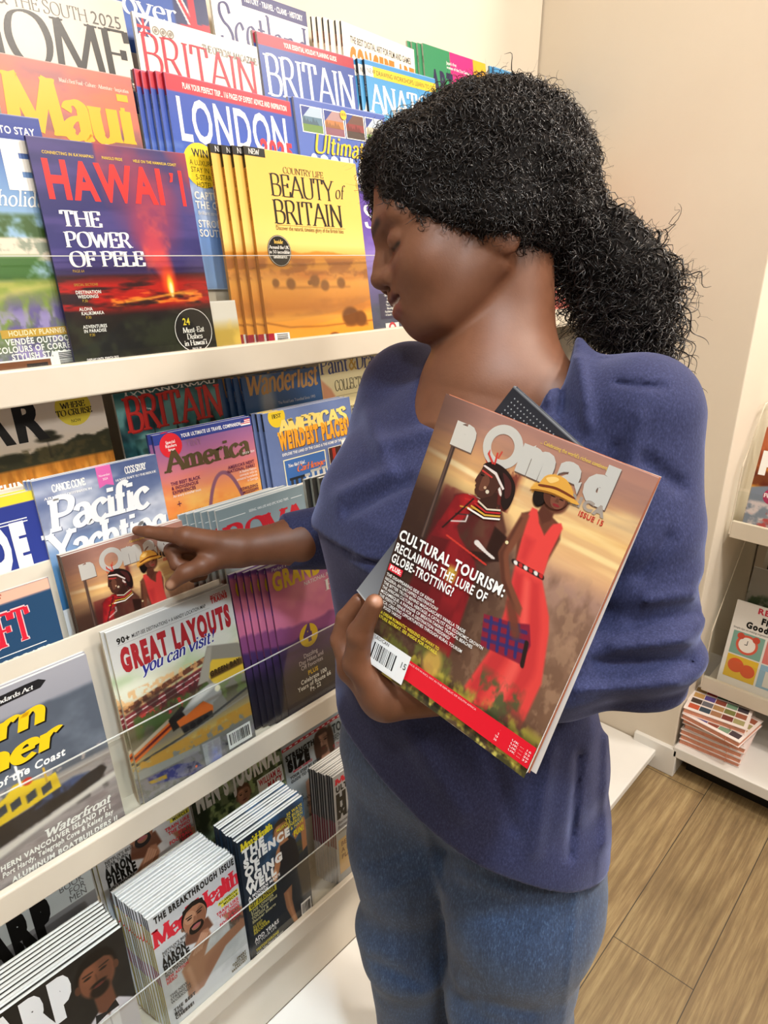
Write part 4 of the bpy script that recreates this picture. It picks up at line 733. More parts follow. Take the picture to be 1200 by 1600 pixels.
    a.ell(.705, .33, .028, .05, '#1c1310', .3); a.poly([(.66, .28), (.69, .20), (.74, .175), (.8, .185), (.835, .235), (.85, .265), (.87, .285), (.84, .3), (.76, .29), (.7, .305), (.665, .33), (.655, .31)], '#e0a548', .008); a.poly([(.69, .25), (.75, .235), (.83, .245), (.84, .26), (.76, .253), (.69, .27)], '#7a3a1e', .006); a.poly([(.7, .2), (.74, .18), (.77, .185), (.73, .23)], '#f2c878', .03, .7); a.poly([(.67, .32), (.7, .3), (.77, .285), (.85, .295), (.78, .298), (.7, .315)], '#a06a24', .006)
    # tartan bag
    a.poly([(.555, .79), (.7, .77), (.78, .75), (.8, .8), (.77, .86), (.56, .875)], '#861f34', .006)
    for k in range(4): a.line([(.595+.045*k, .79-.007*k), (.60+.045*k, .868-.006*k)], .016, '#26306e', .8)
    for k in range(3): a.line([(.565, .805+.025*k), (.77, .775+.025*k)], .014, '#26306e', .7)
    a.line([(.68, .73), (.72, .79)], .05, '#6b3c2c', .9, .02); a.line([(.78, .8), (.775, .86)], .02, '#2a1c1a')
    a.X = _X; a.Y = np.interp(_T, [0, .34, .765, 1], [0, .56, .84, 1])
    # plants and ground
    a.nz('#4a5a34', 18, 16, .45, .15, 15, .84, .97, .03, .9, .6, .86); a.nz('#5c3e30', 12, 14, .5, .2, 16, .88, 1, .03, .8, .78, 1.1); a.nz('#6a6a30', 16, 14, .48, .15, 17, .86, 1.0, .03, .85, -1, .5); a.nz('#b8a840', 16, 14, .55, .12, 18, .9, 1.1, .02, .9); a.nz('#2c2a1c', 12, 12, .52, .15, 19, .92, 1.1, .04, .8); a.ell(.4, .9, .05, .035, '#d8a850', .5, .8); a.nz('#d8c860', 20, 18, .6, .1, 20, .93, 1.1, .02, .9)
    a.Y = _T
    # lettering
    FC = '#ece8e0'
    for c, d, fo in (('#6a5248', .004, 0), (FC, 0, 1)):
        a.T('n', .112+d, .133+d, .085, c, .14, bd=.1, foil=fo*.5)
        if not d: a.O(.355, .088, .095, c, ring=.04, n=40, foil=.5)
        a.T('mad', .45+d, .128+d, .098, c, .44, bd=.09, foil=fo*.5)
    a.T('AFRICA', .872, .162, .028, '#3a2c2a' if not hero else '#a09286', .25, al='r', bd=.06); a.T('ISSUE 15', .88, .185, .015, '#c22a28', .11, al='r', bd=.02); a.T("... Celebrating the world's richest continent", .508, .034, .011, '#e8c84a', .30)
    mp = lambda y: float(np.interp(y, OLD, NEW)); fx = lambda x, y: x-float(sh_(mp(y))); sm = lambda p, c: a.S([(fx(*q), mp(q[1])) for q in _smooth(p, True)[:-1]], c)
    el = lambda x, y, rx, ry, c: a.S([(fx(x+rx*cos(t), y-ry*sin(t)), mp(y-ry*sin(t))) for t in np.linspace(0, 2*pi, 24, endpoint=False)], c)
    s0 = lambda p, col: a.S([tuple(q) for q in _smooth(p, True)[:-1]], col)
    a.S([(.34, .245), (.41, .225), (.44, .30), (.345, .31)], '#3a2019'); a.S([(.302, .160), (.298, .185), (.290, .202), (.285, .219), (.297, .226), (.294, .233), (.301, .238), (.299, .246), (.308, .258), (.345, .264), (.388, .242), (.41, .2), (.375, .158)], '#4a2a21')
    s0([(.318, .192), (.335, .185), (.355, .205), (.345, .235), (.318, .24)], '#6b4030'); s0([(.30, .165), (.335, .143), (.40, .146), (.462, .172), (.484, .205), (.482, .25), (.462, .264), (.437, .245), (.42, .2), (.38, .168)], '#241614'); s0([(.40, .16), (.45, .178), (.468, .215), (.45, .23), (.425, .19)], '#4a2220')
    a.S([(.300, .166), (.306, .161), (.372, .168), (.432, .205), (.426, .211), (.368, .177)], '#e0d0c8'); a.S([(.303, .177), (.362, .186), (.36, .191), (.302, .183)], '#c03a34'); a.S([(.303, .192), (.323, .192), (.323, .195), (.303, .197)], '#120c0a'); a.S([(.338, .15), (.30, .125), (.305, .108), (.311, .124), (.345, .146)], '#c83a30'); a.S([(.345, .148), (.34, .11), (.348, .11), (.353, .148)], '#c83a30'); a.O(.362, .236, .009, '#d8c8b0', n=10); a.O(.345, .227, .007, '#c8a080', n=10)
    for q_, col in enumerate(('#d8c8b0', '#b8282c', '#d0a03c', '#efe6dc')): a.S([(.335-.012*q_, .272+.012*q_), (.39, .284+.010*q_), (.452+.004*q_, .268+.009*q_), (.452+.004*q_, .274+.009*q_), (.39, .290+.010*q_), (.335-.012*q_, .278+.012*q_)], col)
    el(.705, .325, .03, .045, '#1c1310'); el(.772, .305, .055, .05, '#5a3224'); el(.785, .315, .032, .036, '#7a4836'); el(.76, .306, .011, .004, '#140c0a'); el(.798, .306, .011, .004, '#140c0a'); el(.785, .336, .016, .0055, '#8a2a2c'); a.S([(fx(.778, .306), mp(.306)), (fx(.786, .306), mp(.306)), (fx(.792, .323), mp(.323)), (fx(.774, .323), mp(.323))], '#643a2a')
    sm([(.655, .315), (.68, .27), (.70, .205), (.74, .178), (.79, .182), (.83, .225), (.845, .262), (.875, .285), (.83, .297), (.76, .287), (.70, .302)], '#dca044'); sm([(.69, .262), (.76, .24), (.84, .25), (.842, .264), (.76, .256), (.69, .28)], '#74371c'); sm([(.705, .215), (.74, .19), (.76, .2), (.73, .232)], '#f0c474'); sm([(.665, .318), (.70, .298), (.76, .284), (.84, .292), (.76, .296), (.70, .312)], '#8f5a20')
    a.T('CULTURAL TOURISM:', .012, .517, .035, W_, .60, bd=.035); a.T('RECLAIMING THE LURE OF', .012, .562, .03, W_, .53, bd=.03); a.T('GLOBE-TROTTING?', .012, .603, .03, W_, .37, bd=.03); a.R(.012, .612, .095, .637, '#e02438'); a.T('PLUS:', .02, .631, .015, W_, .07, bd=.05)
    for k, s_ in enumerate(['THE DISAPPEARING SIDE OF KENYA', 'NIGERIA: AN UNTAPPED DESTINATION?', "THE BITTER TRUTH BEHIND MADAGASCAR'S VANILLA TRADE", 'THE AFRICAN CULTURAL HERITAGE: A CATALYST FOR ECONOMIC GROWTH', 'MOZAMBIQUE: A PARADISE OF BREATH-TAKING TROPICAL BEACHES', 'THE PERFECT VENUE FOR A DESTINATION WEDDING?', 'AFRICA: CREATING OPPORTUNITIES THROUGH RURAL TOURISM', 'MUST FOOD TABOOS']): a.T(s_, .014, .658+.0165*k, .0112, W_, min(len(s_)*.0098, .62), bd=.012)
    a.TS(['WIN A DREAM ROMANTIC WEEKEND GETAWAY TO', 'A NATURE RETREAT. SEE INSIDE FOR DETAILS.'], .014, .795, .0112, .0165, '#f2dc3a', w=.4, bd=.015)
    return a
def c_rova(w, h):
    a = Art(w, h, 120, 0, .72).grad([(0, '#77878c'), (.3, '#82939a'), (.5, '#a8b0b0'), (.62, '#7a6058'), (.8, '#5c453c'), (1, '#443830')]); a.ridge(.58, .05, '#6a4a40', 3, 5, .01); a.nz('#3c2c28', 7, 9, .5, .2, 9, .6, 1.1, .05, .7); a.poly([(.5, 1), (.6, .75), (.8, .62), (1.1, .55), (1.1, 1.1)], '#a09888', .05); a.T('SEEING, VAN LIFE AND EPIC ROAD TRIPS', .34, .092, .02, '#e6ebec', .46); a.R(.02, .085, .3, .09, '#dfe4e4'); a.R(.83, .085, .97, .09, '#dfe4e4'); a.T('ROVA', .06, .37, .22, '#b82430', .9, f='s', tk=.24, tn=.07, ser=.3); return a
def c_bbc(w, h):
    a = Art(w, h, 110, 0, .75).grad([(0, '#2a2a28'), (.6, '#26282a'), (1, '#3a3430')]); a.TS(['ADVENTURES', 'UNFOLDING'], .06, .06, .022, .03, '#d8d4c8'); a.T('HARROWING', .38, .08, .03, '#d8d0c0', .4, f='s'); a.T('BOOKS', .1, .25, .15, '#e6dcc4', .8, f='s', tk=.13); a.T('Quarterly', .08, .42, .13, '#e0d8c8', .8, f='s', tk=.14); a.ell(.5, .75, .3, .2, '#6a5a48', .5); return a
def c_mariner(w, h):
    a = Art(w, h, 150).grad([(0, '#9a9aa2'), (.12, '#8c8e9a'), (.16, '#5d6470'), (.4, '#565c68'), (.55, '#6c7078'), (.565, '#a09a98'), (.75, '#968f90'), (1, '#847a7a')])
    a.grad([(0, '#a3a2aa'), (.2, '#97979f')], 0, .16, .03); a.ridge(.17, .035, '#555c68', 4, 5, .02, .55, slope=-.04); a.nz('#727a86', 4, 5, .5, .25, 6, .2, .55, .05, .7); a.nz('#b8a8a0', 18, 20, .62, .08, 8, .5, .56, .02, .8); a.nz('#b4a8a8', 7, 30, .5, .2, 9, .57, 1.1, .02, .5); a.nz('#7a6c70', 8, 26, .55, .2, 19, .6, 1.1, .02, .5); a.rect(0, .575, 1, .583, '#d8d2cc', .01, .7)
    _Y0 = a.Y; a.Y = a.Y+.03
    Y = '#e8c52c'; a.poly([(0, .72), (.45, .69), (.93, .66), (.96, .69), (.9, .74), (.4, .79), (0, .84)], '#23242a', .01); a.poly([(.55, .665), (.75, .645), (.85, .66), (.7, .7), (.5, .71)], '#3d4f78', .02); a.nz('#14151a', 14, 9, .5, .15, 4, .66, .8, .02, .6, .1, .95); a.poly([(.0, .85), (.4, .8), (.95, .735), (1.02, .73), (1.02, .76), (.5, .82), (0, .9)], '#d8d2cc', .02)
    a.poly([(.28, .7), (.26, .64), (.34, .575), (.5, .55), (.62, .575), (.66, .57), (.67, .66), (.5, .68)], Y, .008); a.poly([(.36, .575), (.42, .53), (.5, .53), (.54, .57), (.44, .585)], Y, .008)
    for x in (.3, .38, .47, .56): a.poly([(x, .615), (x+.06, .6), (x+.06, .645), (x, .66)], '#3a4450', .006)
    a.line([(.46, .55), (.46, .44)], .012, W_); a.line([(.42, .48), (.5, .475)], .01, W_); a.line([(.6, .6), (.6, .52)], .014, '#d0a83c'); a.ell(.5, .545, .03, .02, '#c8402c', .3)
    a.Y = _Y0
    a.S([(0, .055), (.62, .028), (.7, .028), (.74, .048), (.7, .075), (0, .1)], '#201f22'); a.T("British Columbia's Employment Standards Act", .66, .066, .022, W_, .85, al='r', rot=1.5, f='s', sh=.2, tk=.18)
    for c, d in ((K_, .009), ('#f4c81c', 0)): a.T('Western', .68+d, .25+d, .135, c, 1.1, al='r', f='s', tk=.24, tn=.15, sh=.2, ser=0); a.T('Mariner', .72+d, .40+d, .135, c, 1.12, al='r', f='s', tk=.24, tn=.15, sh=.2, ser=0)
    a.T('The Voice & Pipeline of the Coast', .74, .475, .038, W_, 1.1, al='r', bd=.03, sh=.25); a.T('Waterfront', .93, .86, .045, W_, .42, al='r', f='s', tk=.2, tn=.12, sh=.3); a.T('NORTHERN VANCOUVER ISLAND PT.1', .93, .898, .026, W_, .82, al='r', bd=.04, sh=.15); a.T('Campbell River to Port Harbour, Port Hardy, Telegraph Cove & Kelsey Bay', .93, .935, .026, W_, 1.25, al='r', bd=.03, sh=.25); a.T('ALUMINUM BOATBUILDERS II', .95, .985, .026, W_, .67, al='r', bd=.04, sh=.15); return a
def c_trains(w, h):
    a = Art(w, h, 180).grad([(0, '#b4b4b2'), (.2, '#c8c8c4'), (.3, '#d8dcc8'), (.42, '#c8b088'), (.5, '#6a5a44'), (.6, '#5c5a44'), (.7, '#8a8070'), (.78, '#d0b060'), (.8, '#8a8a84'), (1, '#5c5c58')])
    a.nz('#a8c090', 3, 6, .5, .25, 4, .26, .42, .04, .7); a.ell(.12, .36, .22, .05, '#e8ecd8', .8, .8); a.ell(.8, .3, .2, .06, '#d8d4cc', .8, .8)
    a.poly([(0, .425), (.7, .35), (.72, .38), (0, .46)], '#6a4030', .006); a.nz('#e8b070', 30, 30, .55, .1, 7, .35, .46, .01, .7, -1, .72); a.poly([(0, .47), (.68, .4), (.7, .5), (0, .55)], '#7a3034', .01); a.line([(0, .49), (.7, .42)], .008, '#e8e0d8'); a.line([(0, .52), (.7, .45)], .006, '#e8d8d0'); a.nz('#3a2824', 20, 16, .5, .1, 8, .42, .56, .02, .7, -1, .7); a.nz('#4a6030', 14, 12, .45, .15, 9, .5, .63, .02, .9, .05, .68); a.nz('#c83a3a', 24, 22, .62, .06, 10, .5, .62, .02, .9, .1, .6)
    a.poly([(.62, .44), (.72, .3), (.98, .36), (1.05, .4), (1.05, .62), (.72, .58)], '#8a8478', .01); a.poly([(.66, .44), (.74, .39), (1.05, .47), (1.05, .56), (.72, .54)], '#d8b43c', .01); a.rect(.7, .46, 1, .5, '#5c4424', .01); a.T('GREEN BAY', .7, .485, .03, '#3a2a14', .28, bd=.05); a.poly([(.58, .5), (.72, .31), (.76, .31), (.68, .5)], '#a09a8c', .01); a.nz('#7a8a54', 18, 16, .5, .15, 11, .55, .66, .02, .8, .75, 1.1)
    # streamlined steam locomotive and orange coaches
    a.poly([(0, .7), (.32, .615), (.34, .66), (0, .745)], '#dc6a24', .006); a.line([(0, .722), (.33, .638)], .02, '#6a1c1c'); a.poly([(.0, .68), (.3, .6), (.33, .615), (0, .7)], '#c8b8a0', .008); a.poly([(.3, .61), (.42, .565), (.46, .6), (.45, .67), (.32, .685)], '#2a2420', .008)
    a.poly([(.36, .64), (.62, .6), (.7, .64), (.72, .68), (.6, .7), (.38, .69)], '#e0702a', .008); a.poly([(.42, .6), (.55, .54), (.68, .52), (.74, .54), (.77, .6), (.76, .66), (.68, .66), (.6, .6), (.44, .635)], '#a6a4a0', .01); a.ell(.6, .56, .12, .02, '#e8e6e0', .8, .8, -15); a.ell(.74, .57, .025, .02, '#f8f0d0', .4); a.poly([(.68, .64), (.77, .62), (.8, .68), (.78, .72), (.66, .72)], '#8c8880', .01); a.poly([(.38, .68), (.66, .68), (.66, .725), (.4, .73)], '#3a3430', .01)
    for x in (.42, .48, .54, .6): a.ell(x, .71, .025, .018, '#221e1c', .3)
    a.line([(0, .76), (.5, .735), (1, .66)], .02, '#4a4844'); a.line([(0, .78), (1, .70)], .012, '#9a9488'); a.nz('#c8963c', 20, 18, .42, .15, 12, .755, .84, .01, .95); a.poly([(0, .8), (.5, .845), (.5, .88), (0, .86)], '#9a9a94', .01)
    a.poly([(0, .85), (.5, .88), (.52, 1.1), (0, 1.1)], '#77746c', .01); a.poly([(.05, .86), (.3, .88), (.45, .93), (.5, .98), (.4, .99), (.08, .915)], '#3a3c78', .01); a.poly([(.06, .885), (.2, .9), (.2, .925), (.08, .91)], '#b8942c', .01); a.ell(.4, .945, .06, .03, '#2a2a4a', .3); a.O(.44, .955, .01, '#f06a3a')
    a.poly([(.52, .85), (.68, .86), (.68, 1.1), (.52, 1.1)], '#b0b2b4', .01); a.ell(.62, .97, .05, .06, '#8a90d0', .9, .8); a.poly([(.68, .9), (.98, .97), (.98, 1.1), (.66, 1.1)], '#6a6864', .01); a.line([(.7, .92), (.9, .99)], .02, '#3a3a3a'); a.nz('#908a94', 26, 24, .5, .15, 13, .86, 1.1, .02, .6)
    a.T('90+', .06, .083, .03, K_, .1, bd=.04); a.T('MUST-SEE DESTINATIONS + A HANDY LOCATION MAP', .17, .078, .02, '#2a2a2a', .60, bd=.01); a.R(.06, .09, .8, .0915, '#7a7a76'); a.T('MODEL RR', .82, .04, .016, '#a83a3a', bd=.03); a.T('TRAINS', .82, .07, .028, '#a83a3a', .15, bd=.08); a.T('GREAT LAYOUTS', .06, .235, .115, '#a0282e', .91, bd=.07); a.T('you can visit!', .19, .29, .07, '#f0f0f0', .6, f='s', tk=.26, tn=.17, sh=.3, ser=0); a.T('you can visit!', .19, .29, .07, '#2a2f86', .6, f='s', tk=.19, tn=.1, sh=.3, ser=0)
    a.bars(.74, .87, .965, .975, 8); return a
def c_canyon(w, h):
    a = Art(w, h, 120).grad([(0, '#6a3f8a'), (.12, '#9a5a9a'), (.22, '#cc7a9a'), (.36, '#d87f94'), (.5, '#b0688c'), (.56, '#5a3c6c'), (.75, '#3a2c4c'), (1, '#2a2430')]); a.ridge(.14, .07, '#d87a9c', 2, 5, .02, .5, .9, slope=.2); a.nz('#f0a0a8', 3, 3, .55, .2, 6, .1, .5, .1, .5); a.ridge(.42, .07, '#8a4a7c', 3, 7, .02, .9, .9); a.ridge(.52, .06, '#4a3262', 3, 9, .02); a.grad([(0, '#3a2a4c'), (.7, '#30283c'), (1, '#262228')], .66, 1.1, .1)
    a.T('Perfect Weekend Escapes', .05, .035, .02, W_, .45, f='s', sh=.2); a.T('GRAND CANYON', .04, .155, .105, '#e6c22c', 1.25, bd=.05); a.T('NATIONAL PARK JOURNAL', .36, .20, .025, W_, .6); a.T('Road', .6, .29, .07, W_, .4, f='s', tk=.2); a.T('Rewind', .7, .36, .06, '#f0d030', .4, f='s', tk=.18, tn=.1, ser=0, sh=.2); a.O(.33, .52, .105, '#d8b42a'); a.T('4', .33, .555, .10, '#5a3a6a', al='c', bd=.06); a.TS(['Dazzling', 'Day Hikes and', 'Off Favorites'], .32, .655, .028, .035, '#d8ccd8', al='c'); a.T('PLUS', .32, .775, .028, '#e0b82a', al='c', bd=.04); a.TS(['Celebrate 100', 'Years of Route 66', 'Pg. 22'], .32, .815, .028, .036, W_, al='c', bd=.02); return a
mag(c_far, 'b4', .235, .226, .279, 'travel magazine with orange savanna, black capitals and yellow disc, left end of middle tier')
mag(c_para, 'b4', .478, .187, .275, 'dark teal magazine with red serif capitals and gothic towers under the white ledge')
mag(c_wand, 'b4', .712, .182, .27, 'blue magazine with a steaming geyser and tan brush script, frontmost of its stack', desc='blue geyser magazines', n=4, dx=-.0125, t=.005, spine='#3a68a8', spine_text='wanderlust', spine_col='#e8e8e8')
mag(c_paint, 'b4', .895, .175, .275, 'pale yellow painting magazine with a drawing hand and orange disc, beside the womans shoulder')
mag(c_guide, 'b3', .108, .213, .271, 'navy guide with a yellow top edge over bare striped rock, at the left edge', desc='navy rock guides', n=2, dx=.004, spine='#30407e')
mag(c_pacific, 'b3', .321, .184, .283, 'blue cloudy yachting magazine with fat white slab title, above the pointing finger', desc='blue cloudy yachting magazines', n=3, dx=-.004, t=.004, off=.004)
mag(c_america, 'b3', .507, .184, .310, 'sunset coloured magazine with a tall steel arch', desc='sunset arch magazines', n=2, dx=-.005, spine='#3a4a88')
mag(c_weird, 'b3', .716, .212, .309, 'slate blue magazine with yellow block title and small roadside photos', desc='slate blue roadside photo magazines', n=3, dx=-.007, t=.005, spine=[(0, .9, '#5a6a90'), (.9, 1, '#2a2a28')])
mag(c_bed, 'b3', .932, .20, .286, 'cream drawing magazine with a black pencil, half hidden by the womans shoulder')
mag(c_craft, 'b2', .088, .213, .262, 'dark blue boat magazine with red white edged capitals, at the left edge')
mag(c_nomad, 'b2', .323, .184, .283, 'brown magazine of a couple in red, on the rack under the pointing finger', desc='brown red gown magazines on the rack', n=3, dx=-.001, t=.004, spine='#4a3226')
mag(c_rova, 'b2', .562, .182, .285, 'grey magazine with dark red serif capitals behind the outstretched forearm, frontmost of its stack', desc='grey magazines with red capitals', n=6, dx=-.010, t=.004, off=.009, spine='#e6e8e4')
mag(c_bbc, 'b2', .79, .20, .283, 'black magazine with cream serif lettering between forearm and shoulder, frontmost of its stack', desc='black magazines with cream lettering', n=3, dx=-.012, t=.006, spine='#b4bcb4')
mag(c_mariner, 'b1', .098, .213, .258, 'grey magazine with a yellow tugboat and yellow outlined title, left edge of the middle tier', desc='grey tugboat magazines', n=2, dx=.001, spine='#d8d6d0')
mag(c_trains, 'b1', .342, .202, .275, 'model railway magazine with an orange steam train and dark red capitals', desc='model railway magazines', n=2, dx=-.003, t=.005, spine='#d8d0b8')
mag(c_canyon, 'b1', .612, .20, .280, 'purple and pink canyon magazine with yellow capitals, frontmost of its stack', desc='purple canyon magazines', n=6, dx=-.011, t=.0042, off=.008, spine=[(0, .45, '#2a2234'), (.45, .7, '#7a4468'), (.7, 1, '#5a3a78')])

# ------------------------------------------------------------------ covers, bottom tier
def c_sharpb(w, h):
    a = Art(w, h, 110).grad([(0, '#cfdde4'), (.5, '#d3dfe4'), (.505, '#8e9298'), (.6, '#7c8088'), (1, '#4a4c54')]); a.T('THE', .93, .36, .04, '#6a6e74', .14, al='r'); a.TS(['BOOK', 'FOR', 'MEN'], .93, .4, .04, .046, '#6a6e74', al='r'); a.T('SHARP', .62, .575, .2, '#141414', 1.0, al='r', bd=.12); a.T('SEPTEMBER / OCTOBER', .94, .6, .016, W_, al='r')
    a.ell(.55, .86, .2, .2, '#1c1c1e', .12); a.ell(.57, .92, .16, .17, '#c8ccd0', .3); a.ell(.5, .95, .06, .03, '#2a2a2c', .5); return a
def mh_face(a, cx, top, s):
    SK, SD, SL = '#a8765a', '#6e4634', '#cfa084'
    A = a.A
    a.poly([(cx-.36, 1.1), (cx-.34, top+s*1.6), (cx-.12, top+s*1.2), (cx+.16, top+s*1.15), (cx+.4, top+s*1.25), (cx+.62, top+s*1.6), (cx+.66, 1.1)], '#d6d8da', .02); a.nz('#b4b8bc', 5, 4, .52, .2, 5, top+s*1.25, 1.1, .05, .55, cx-.34, cx+.6)
    a.poly([(cx+.32, top+s*1.2), (cx+.5, top+s*1.3), (cx+.68, top+s*1.7), (cx+.7, top+s*2.3), (cx+.48, top+s*2.2), (cx+.38, top+s*1.6)], SK, .02); a.nz('#3a3634', 14, 10, .52, .15, 9, top+s*1.3, top+s*2.0, .03, .7, cx+.38, cx+.66)
    a.poly([(cx-.1, top+s*.8), (cx+.16, top+s*.8), (cx+.2, top+s*1.25), (cx, top+s*1.4), (cx-.14, top+s*1.2)], SD, .02)
    people(a, cx, top, s, SK, None, '#191310', look=-.5, body=False, beard=True)
    a.ell(cx+.02, top+s*.86, s*.2*A, s*.1, '#1c1512', .5, .85); a.ell(cx, top+s*.74, s*.11*A, s*.035, '#a8606a', .4)
    a.poly([(cx-.2, top+s*2.4), (cx-.22, top+s*2.0), (cx-.05, top+s*1.5), (cx+.08, top+s*1.15), (cx+.14, top+s*1.2), (cx+.16, top+s*1.5), (cx+.1, top+s*1.8), (cx+.05, top+s*2.1), (cx+.35, top+s*1.95), (cx+.6, top+s*1.9), (cx+.66, top+s*2.2), (cx+.3, top+s*2.4), (cx-.02, top+s*3.2), (cx-.2, top+s*3.2)], SK, .02)
    for k in range(4): a.line([(cx-.06+.03*k, top+s*1.75), (cx+.06+.02*k, top+s*(1.22+.06*k))], .028, SL, .8, .012); a.line([(cx-.045+.03*k, top+s*1.75), (cx+.075+.02*k, top+s*(1.24+.06*k))], .006, SD, .8)
    a.line([(cx-.14, top+s*2.1), (cx-.1, top+s*3.2)], .05, SL, .5, .03)
def c_mhealth(w, h):
    a = Art(w, h, 150); a.C[:] = srgb('#cdd0d2'); a.nz('#b6babe', 3, 3, .5, .3, 3, a=.6); A = a.A
    a.T('THE BREAKTHROUGH ISSUE', .06, .065, .048, K_, .93, bd=.06); a.T("Men'sHealth", .02, .245, .135, '#d8283a', 1.0, f='s', tk=.26, tn=.1, ser=.3, sp=-.03); ov = a.over; 
    mh_face(a, .44, .14, .22)
    # the portrait stands in front of the title: face laid over as polygons
    cx, cy, hw = .46, .235, .25*.36*A
    el = lambda x, y, rx, ry, c, n=26: a.S([(x+rx*cos(t), y-ry*sin(t)) for t in np.linspace(0, 2*pi, n, endpoint=False)], c)
    el(cx, cy-.01, hw*1.04, .118, '#1d1613'); el(cx, cy+.012, hw*.94, .108, '#a8765a'); el(cx-hw*.35, cy-.02, hw*.45, .05, '#b98a6c'); el(cx+hw*.5, cy+.02, hw*.36, .08, '#8c5e46')
    a.S([(cx-hw*.95, cy-.03), (cx-hw*.8, cy-.105), (cx, cy-.13), (cx+hw*.8, cy-.105), (cx+hw*.95, cy-.03), (cx+hw*.7, cy-.075), (cx, cy-.09), (cx-hw*.7, cy-.075)], '#191310')
    el(cx, cy+.088, hw*.6, .045, '#1c1512'); el(cx, cy+.075, hw*.38, .03, '#96664c'); el(cx, cy+.06, hw*.5, .012, '#1c1512'); el(cx, cy+.075, hw*.32, .013, '#a85c62')
    for e in (-1, 1): el(cx+e*hw*.4, cy-.012, hw*.2, .007, '#1a120e'); a.S([(cx+e*hw*.16, cy-.033), (cx+e*hw*.68, cy-.038), (cx+e*hw*.68, cy-.029), (cx+e*hw*.16, cy-.024)], '#191310')
    a.S([(cx-hw*.08, cy-.01), (cx+hw*.06, cy-.01), (cx+hw*.2, cy+.042), (cx-hw*.2, cy+.042)], '#94644c')
    a.TS(['NETFLIX\'S BEST', 'STAR TURN'], .07, .33, .02, .026, '#3a3a3a', bd=.02); a.T('AARON', .05, .42, .058, K_, .27, bd=.06); a.T('PIERRE', .05, .485, .058, K_, .3, bd=.06); a.T("HOLLYWOOD'S", .05, .52, .026, K_, .26, bd=.04); a.T('NEW ACTION', .05, .552, .026, '#d02a34', .26, bd=.04); a.T('HERO', .05, .585, .026, '#d02a34', .12, bd=.04)
    a.R(.73, .275, .98, .30, '#e8e03a'); a.R(.76, .305, .98, .33, '#e8e03a'); a.T('ALL-AMERICAN', .97, .295, .019, K_, .23, al='r', bd=.05); a.T('MUSCLE', .97, .325, .019, K_, .18, al='r', bd=.05); a.TS(['TRAIN LIKE', 'THE OHIO', 'STATE', 'FOOTBALL', 'TEAM'], .97, .37, .024, .034, '#d8404a', al='r', bd=.04)
    a.TS(['THE NEW', 'STRENGTH', 'WORKOUT'], .05, .70, .022, .03, '#4a4a4a', bd=.02); a.TS(['THE BEST', 'BIG', 'CHEESE!'], .06, .84, .026, .035, K_, bd=.05); a.TS(['SMART', 'DADS EAT', 'PROTEIN', 'BREAKFAST'], .96, .86, .018, .025, '#5a4a10', al='r', bd=.04); return a
def c_journal(w, h):
    a = Art(w, h, 140).grad([(0, '#a8b098'), (.3, '#7c8a64'), (1, '#4c5c3c')]); a.nz('#2f3f24', 12, 12, .48, .15, 3, -1, 2, .02, .9); a.nz('#a8bc7c', 16, 14, .58, .12, 8, -1, 2, .02, .9); a.nz('#d8dcc8', 8, 8, .62, .15, 5, -1, .5, .1, .8); a.rect(-.1, -.1, .14, 1.1, '#2a2e24', .06, .7)
    people(a, .52, .39, .16, '#c08a6c', '#5a8ac0', '#6a4a34'); a.poly([(.4, .58), (.52, .55), (.66, .58), (.76, .7), (.78, 1.1), (.3, 1.1), (.36, .75)], '#6496c8', .02); a.nz('#3f6ca0', 7, 5, .52, .15, 9, .56, 1.1, .03, .6, .34, .78); a.line([(.36, .76), (.5, .68), (.58, .66)], .03, '#8a4a2c'); a.ell(.3, .74, .04, .03, '#c08a6c', .3)
    a.T("MEN'S JOURNAL", .04, .385, .155, W_, .94, bd=.06, sh=-.0); a.R(.68, .43, .985, .56, '#f0f0ee'); a.T('WILLIAM H.', .7, .49, .045, '#c8283a', .27, bd=.05); a.T('MACY', .97, .548, .045, '#c8283a', .18, al='r', bd=.05); a.TS(['WITH WOOD', 'WORK AND WIT'], .97, .60, .026, .034, '#e8e8e4', al='r', bd=.03); return a
def c_tom(w, h):
    a = Art(w, h, 130).grad([(0, '#b6c0c6'), (.5, '#aeb8be'), (1, '#98a2a8')]); a.R(0, .33, .96, .355, '#c83a44'); [a.R(.02+.08*k, .337, .06+.08*k, .347, '#e8e4e4') for k in range(11)]
    people(a, .56, .36, .22, '#b48a74', '#b8937e', '#4a3428', beard=True); a.poly([(.5, .58), (.64, .58), (.7, .66), (.95, .68), (1.1, .9), (1.1, 1.1), (.2, 1.1), (.28, .8), (.45, .66)], '#b48c78', .03); a.ell(.48, .5, .05, .12, '#4a3428', .3); a.ell(.68, .5, .05, .14, '#4a3428', .3); a.nz('#3c3434', 14, 10, .56, .1, 6, .62, 1, .03, .8, .76, 1.02); a.nz('#4a4040', 12, 10, .6, .1, 8, .75, 1.1, .03, .7, .2, .4)
    a.T('STRENGTH', .03, .44, .042, K_, .42, bd=.06); a.T('SIZE', .05, .53, .075, K_, .32, bd=.12); a.T('MADE SIMPLE', .1, .56, .018, '#c84a5a', .28, bd=.02); a.TS(['YOUR STEP BY STEP', 'GUIDE TO GAINS'], .05, .60, .024, .033, '#3a4046', bd=.03); a.T('TOM', .94, .46, .075, '#3a444a', .22, al='r', bd=.03); a.T('BRENNAN', .95, .53, .055, '#3a444a', .24, al='r', bd=.0); a.TS(['IS THE NEW', 'GUY NEXT'], .95, .575, .026, .034, '#c83a44', al='r'); a.TS(["JAMES", 'NEWMAN'], .04, .8, .03, .04, '#3a3a3a'); return a
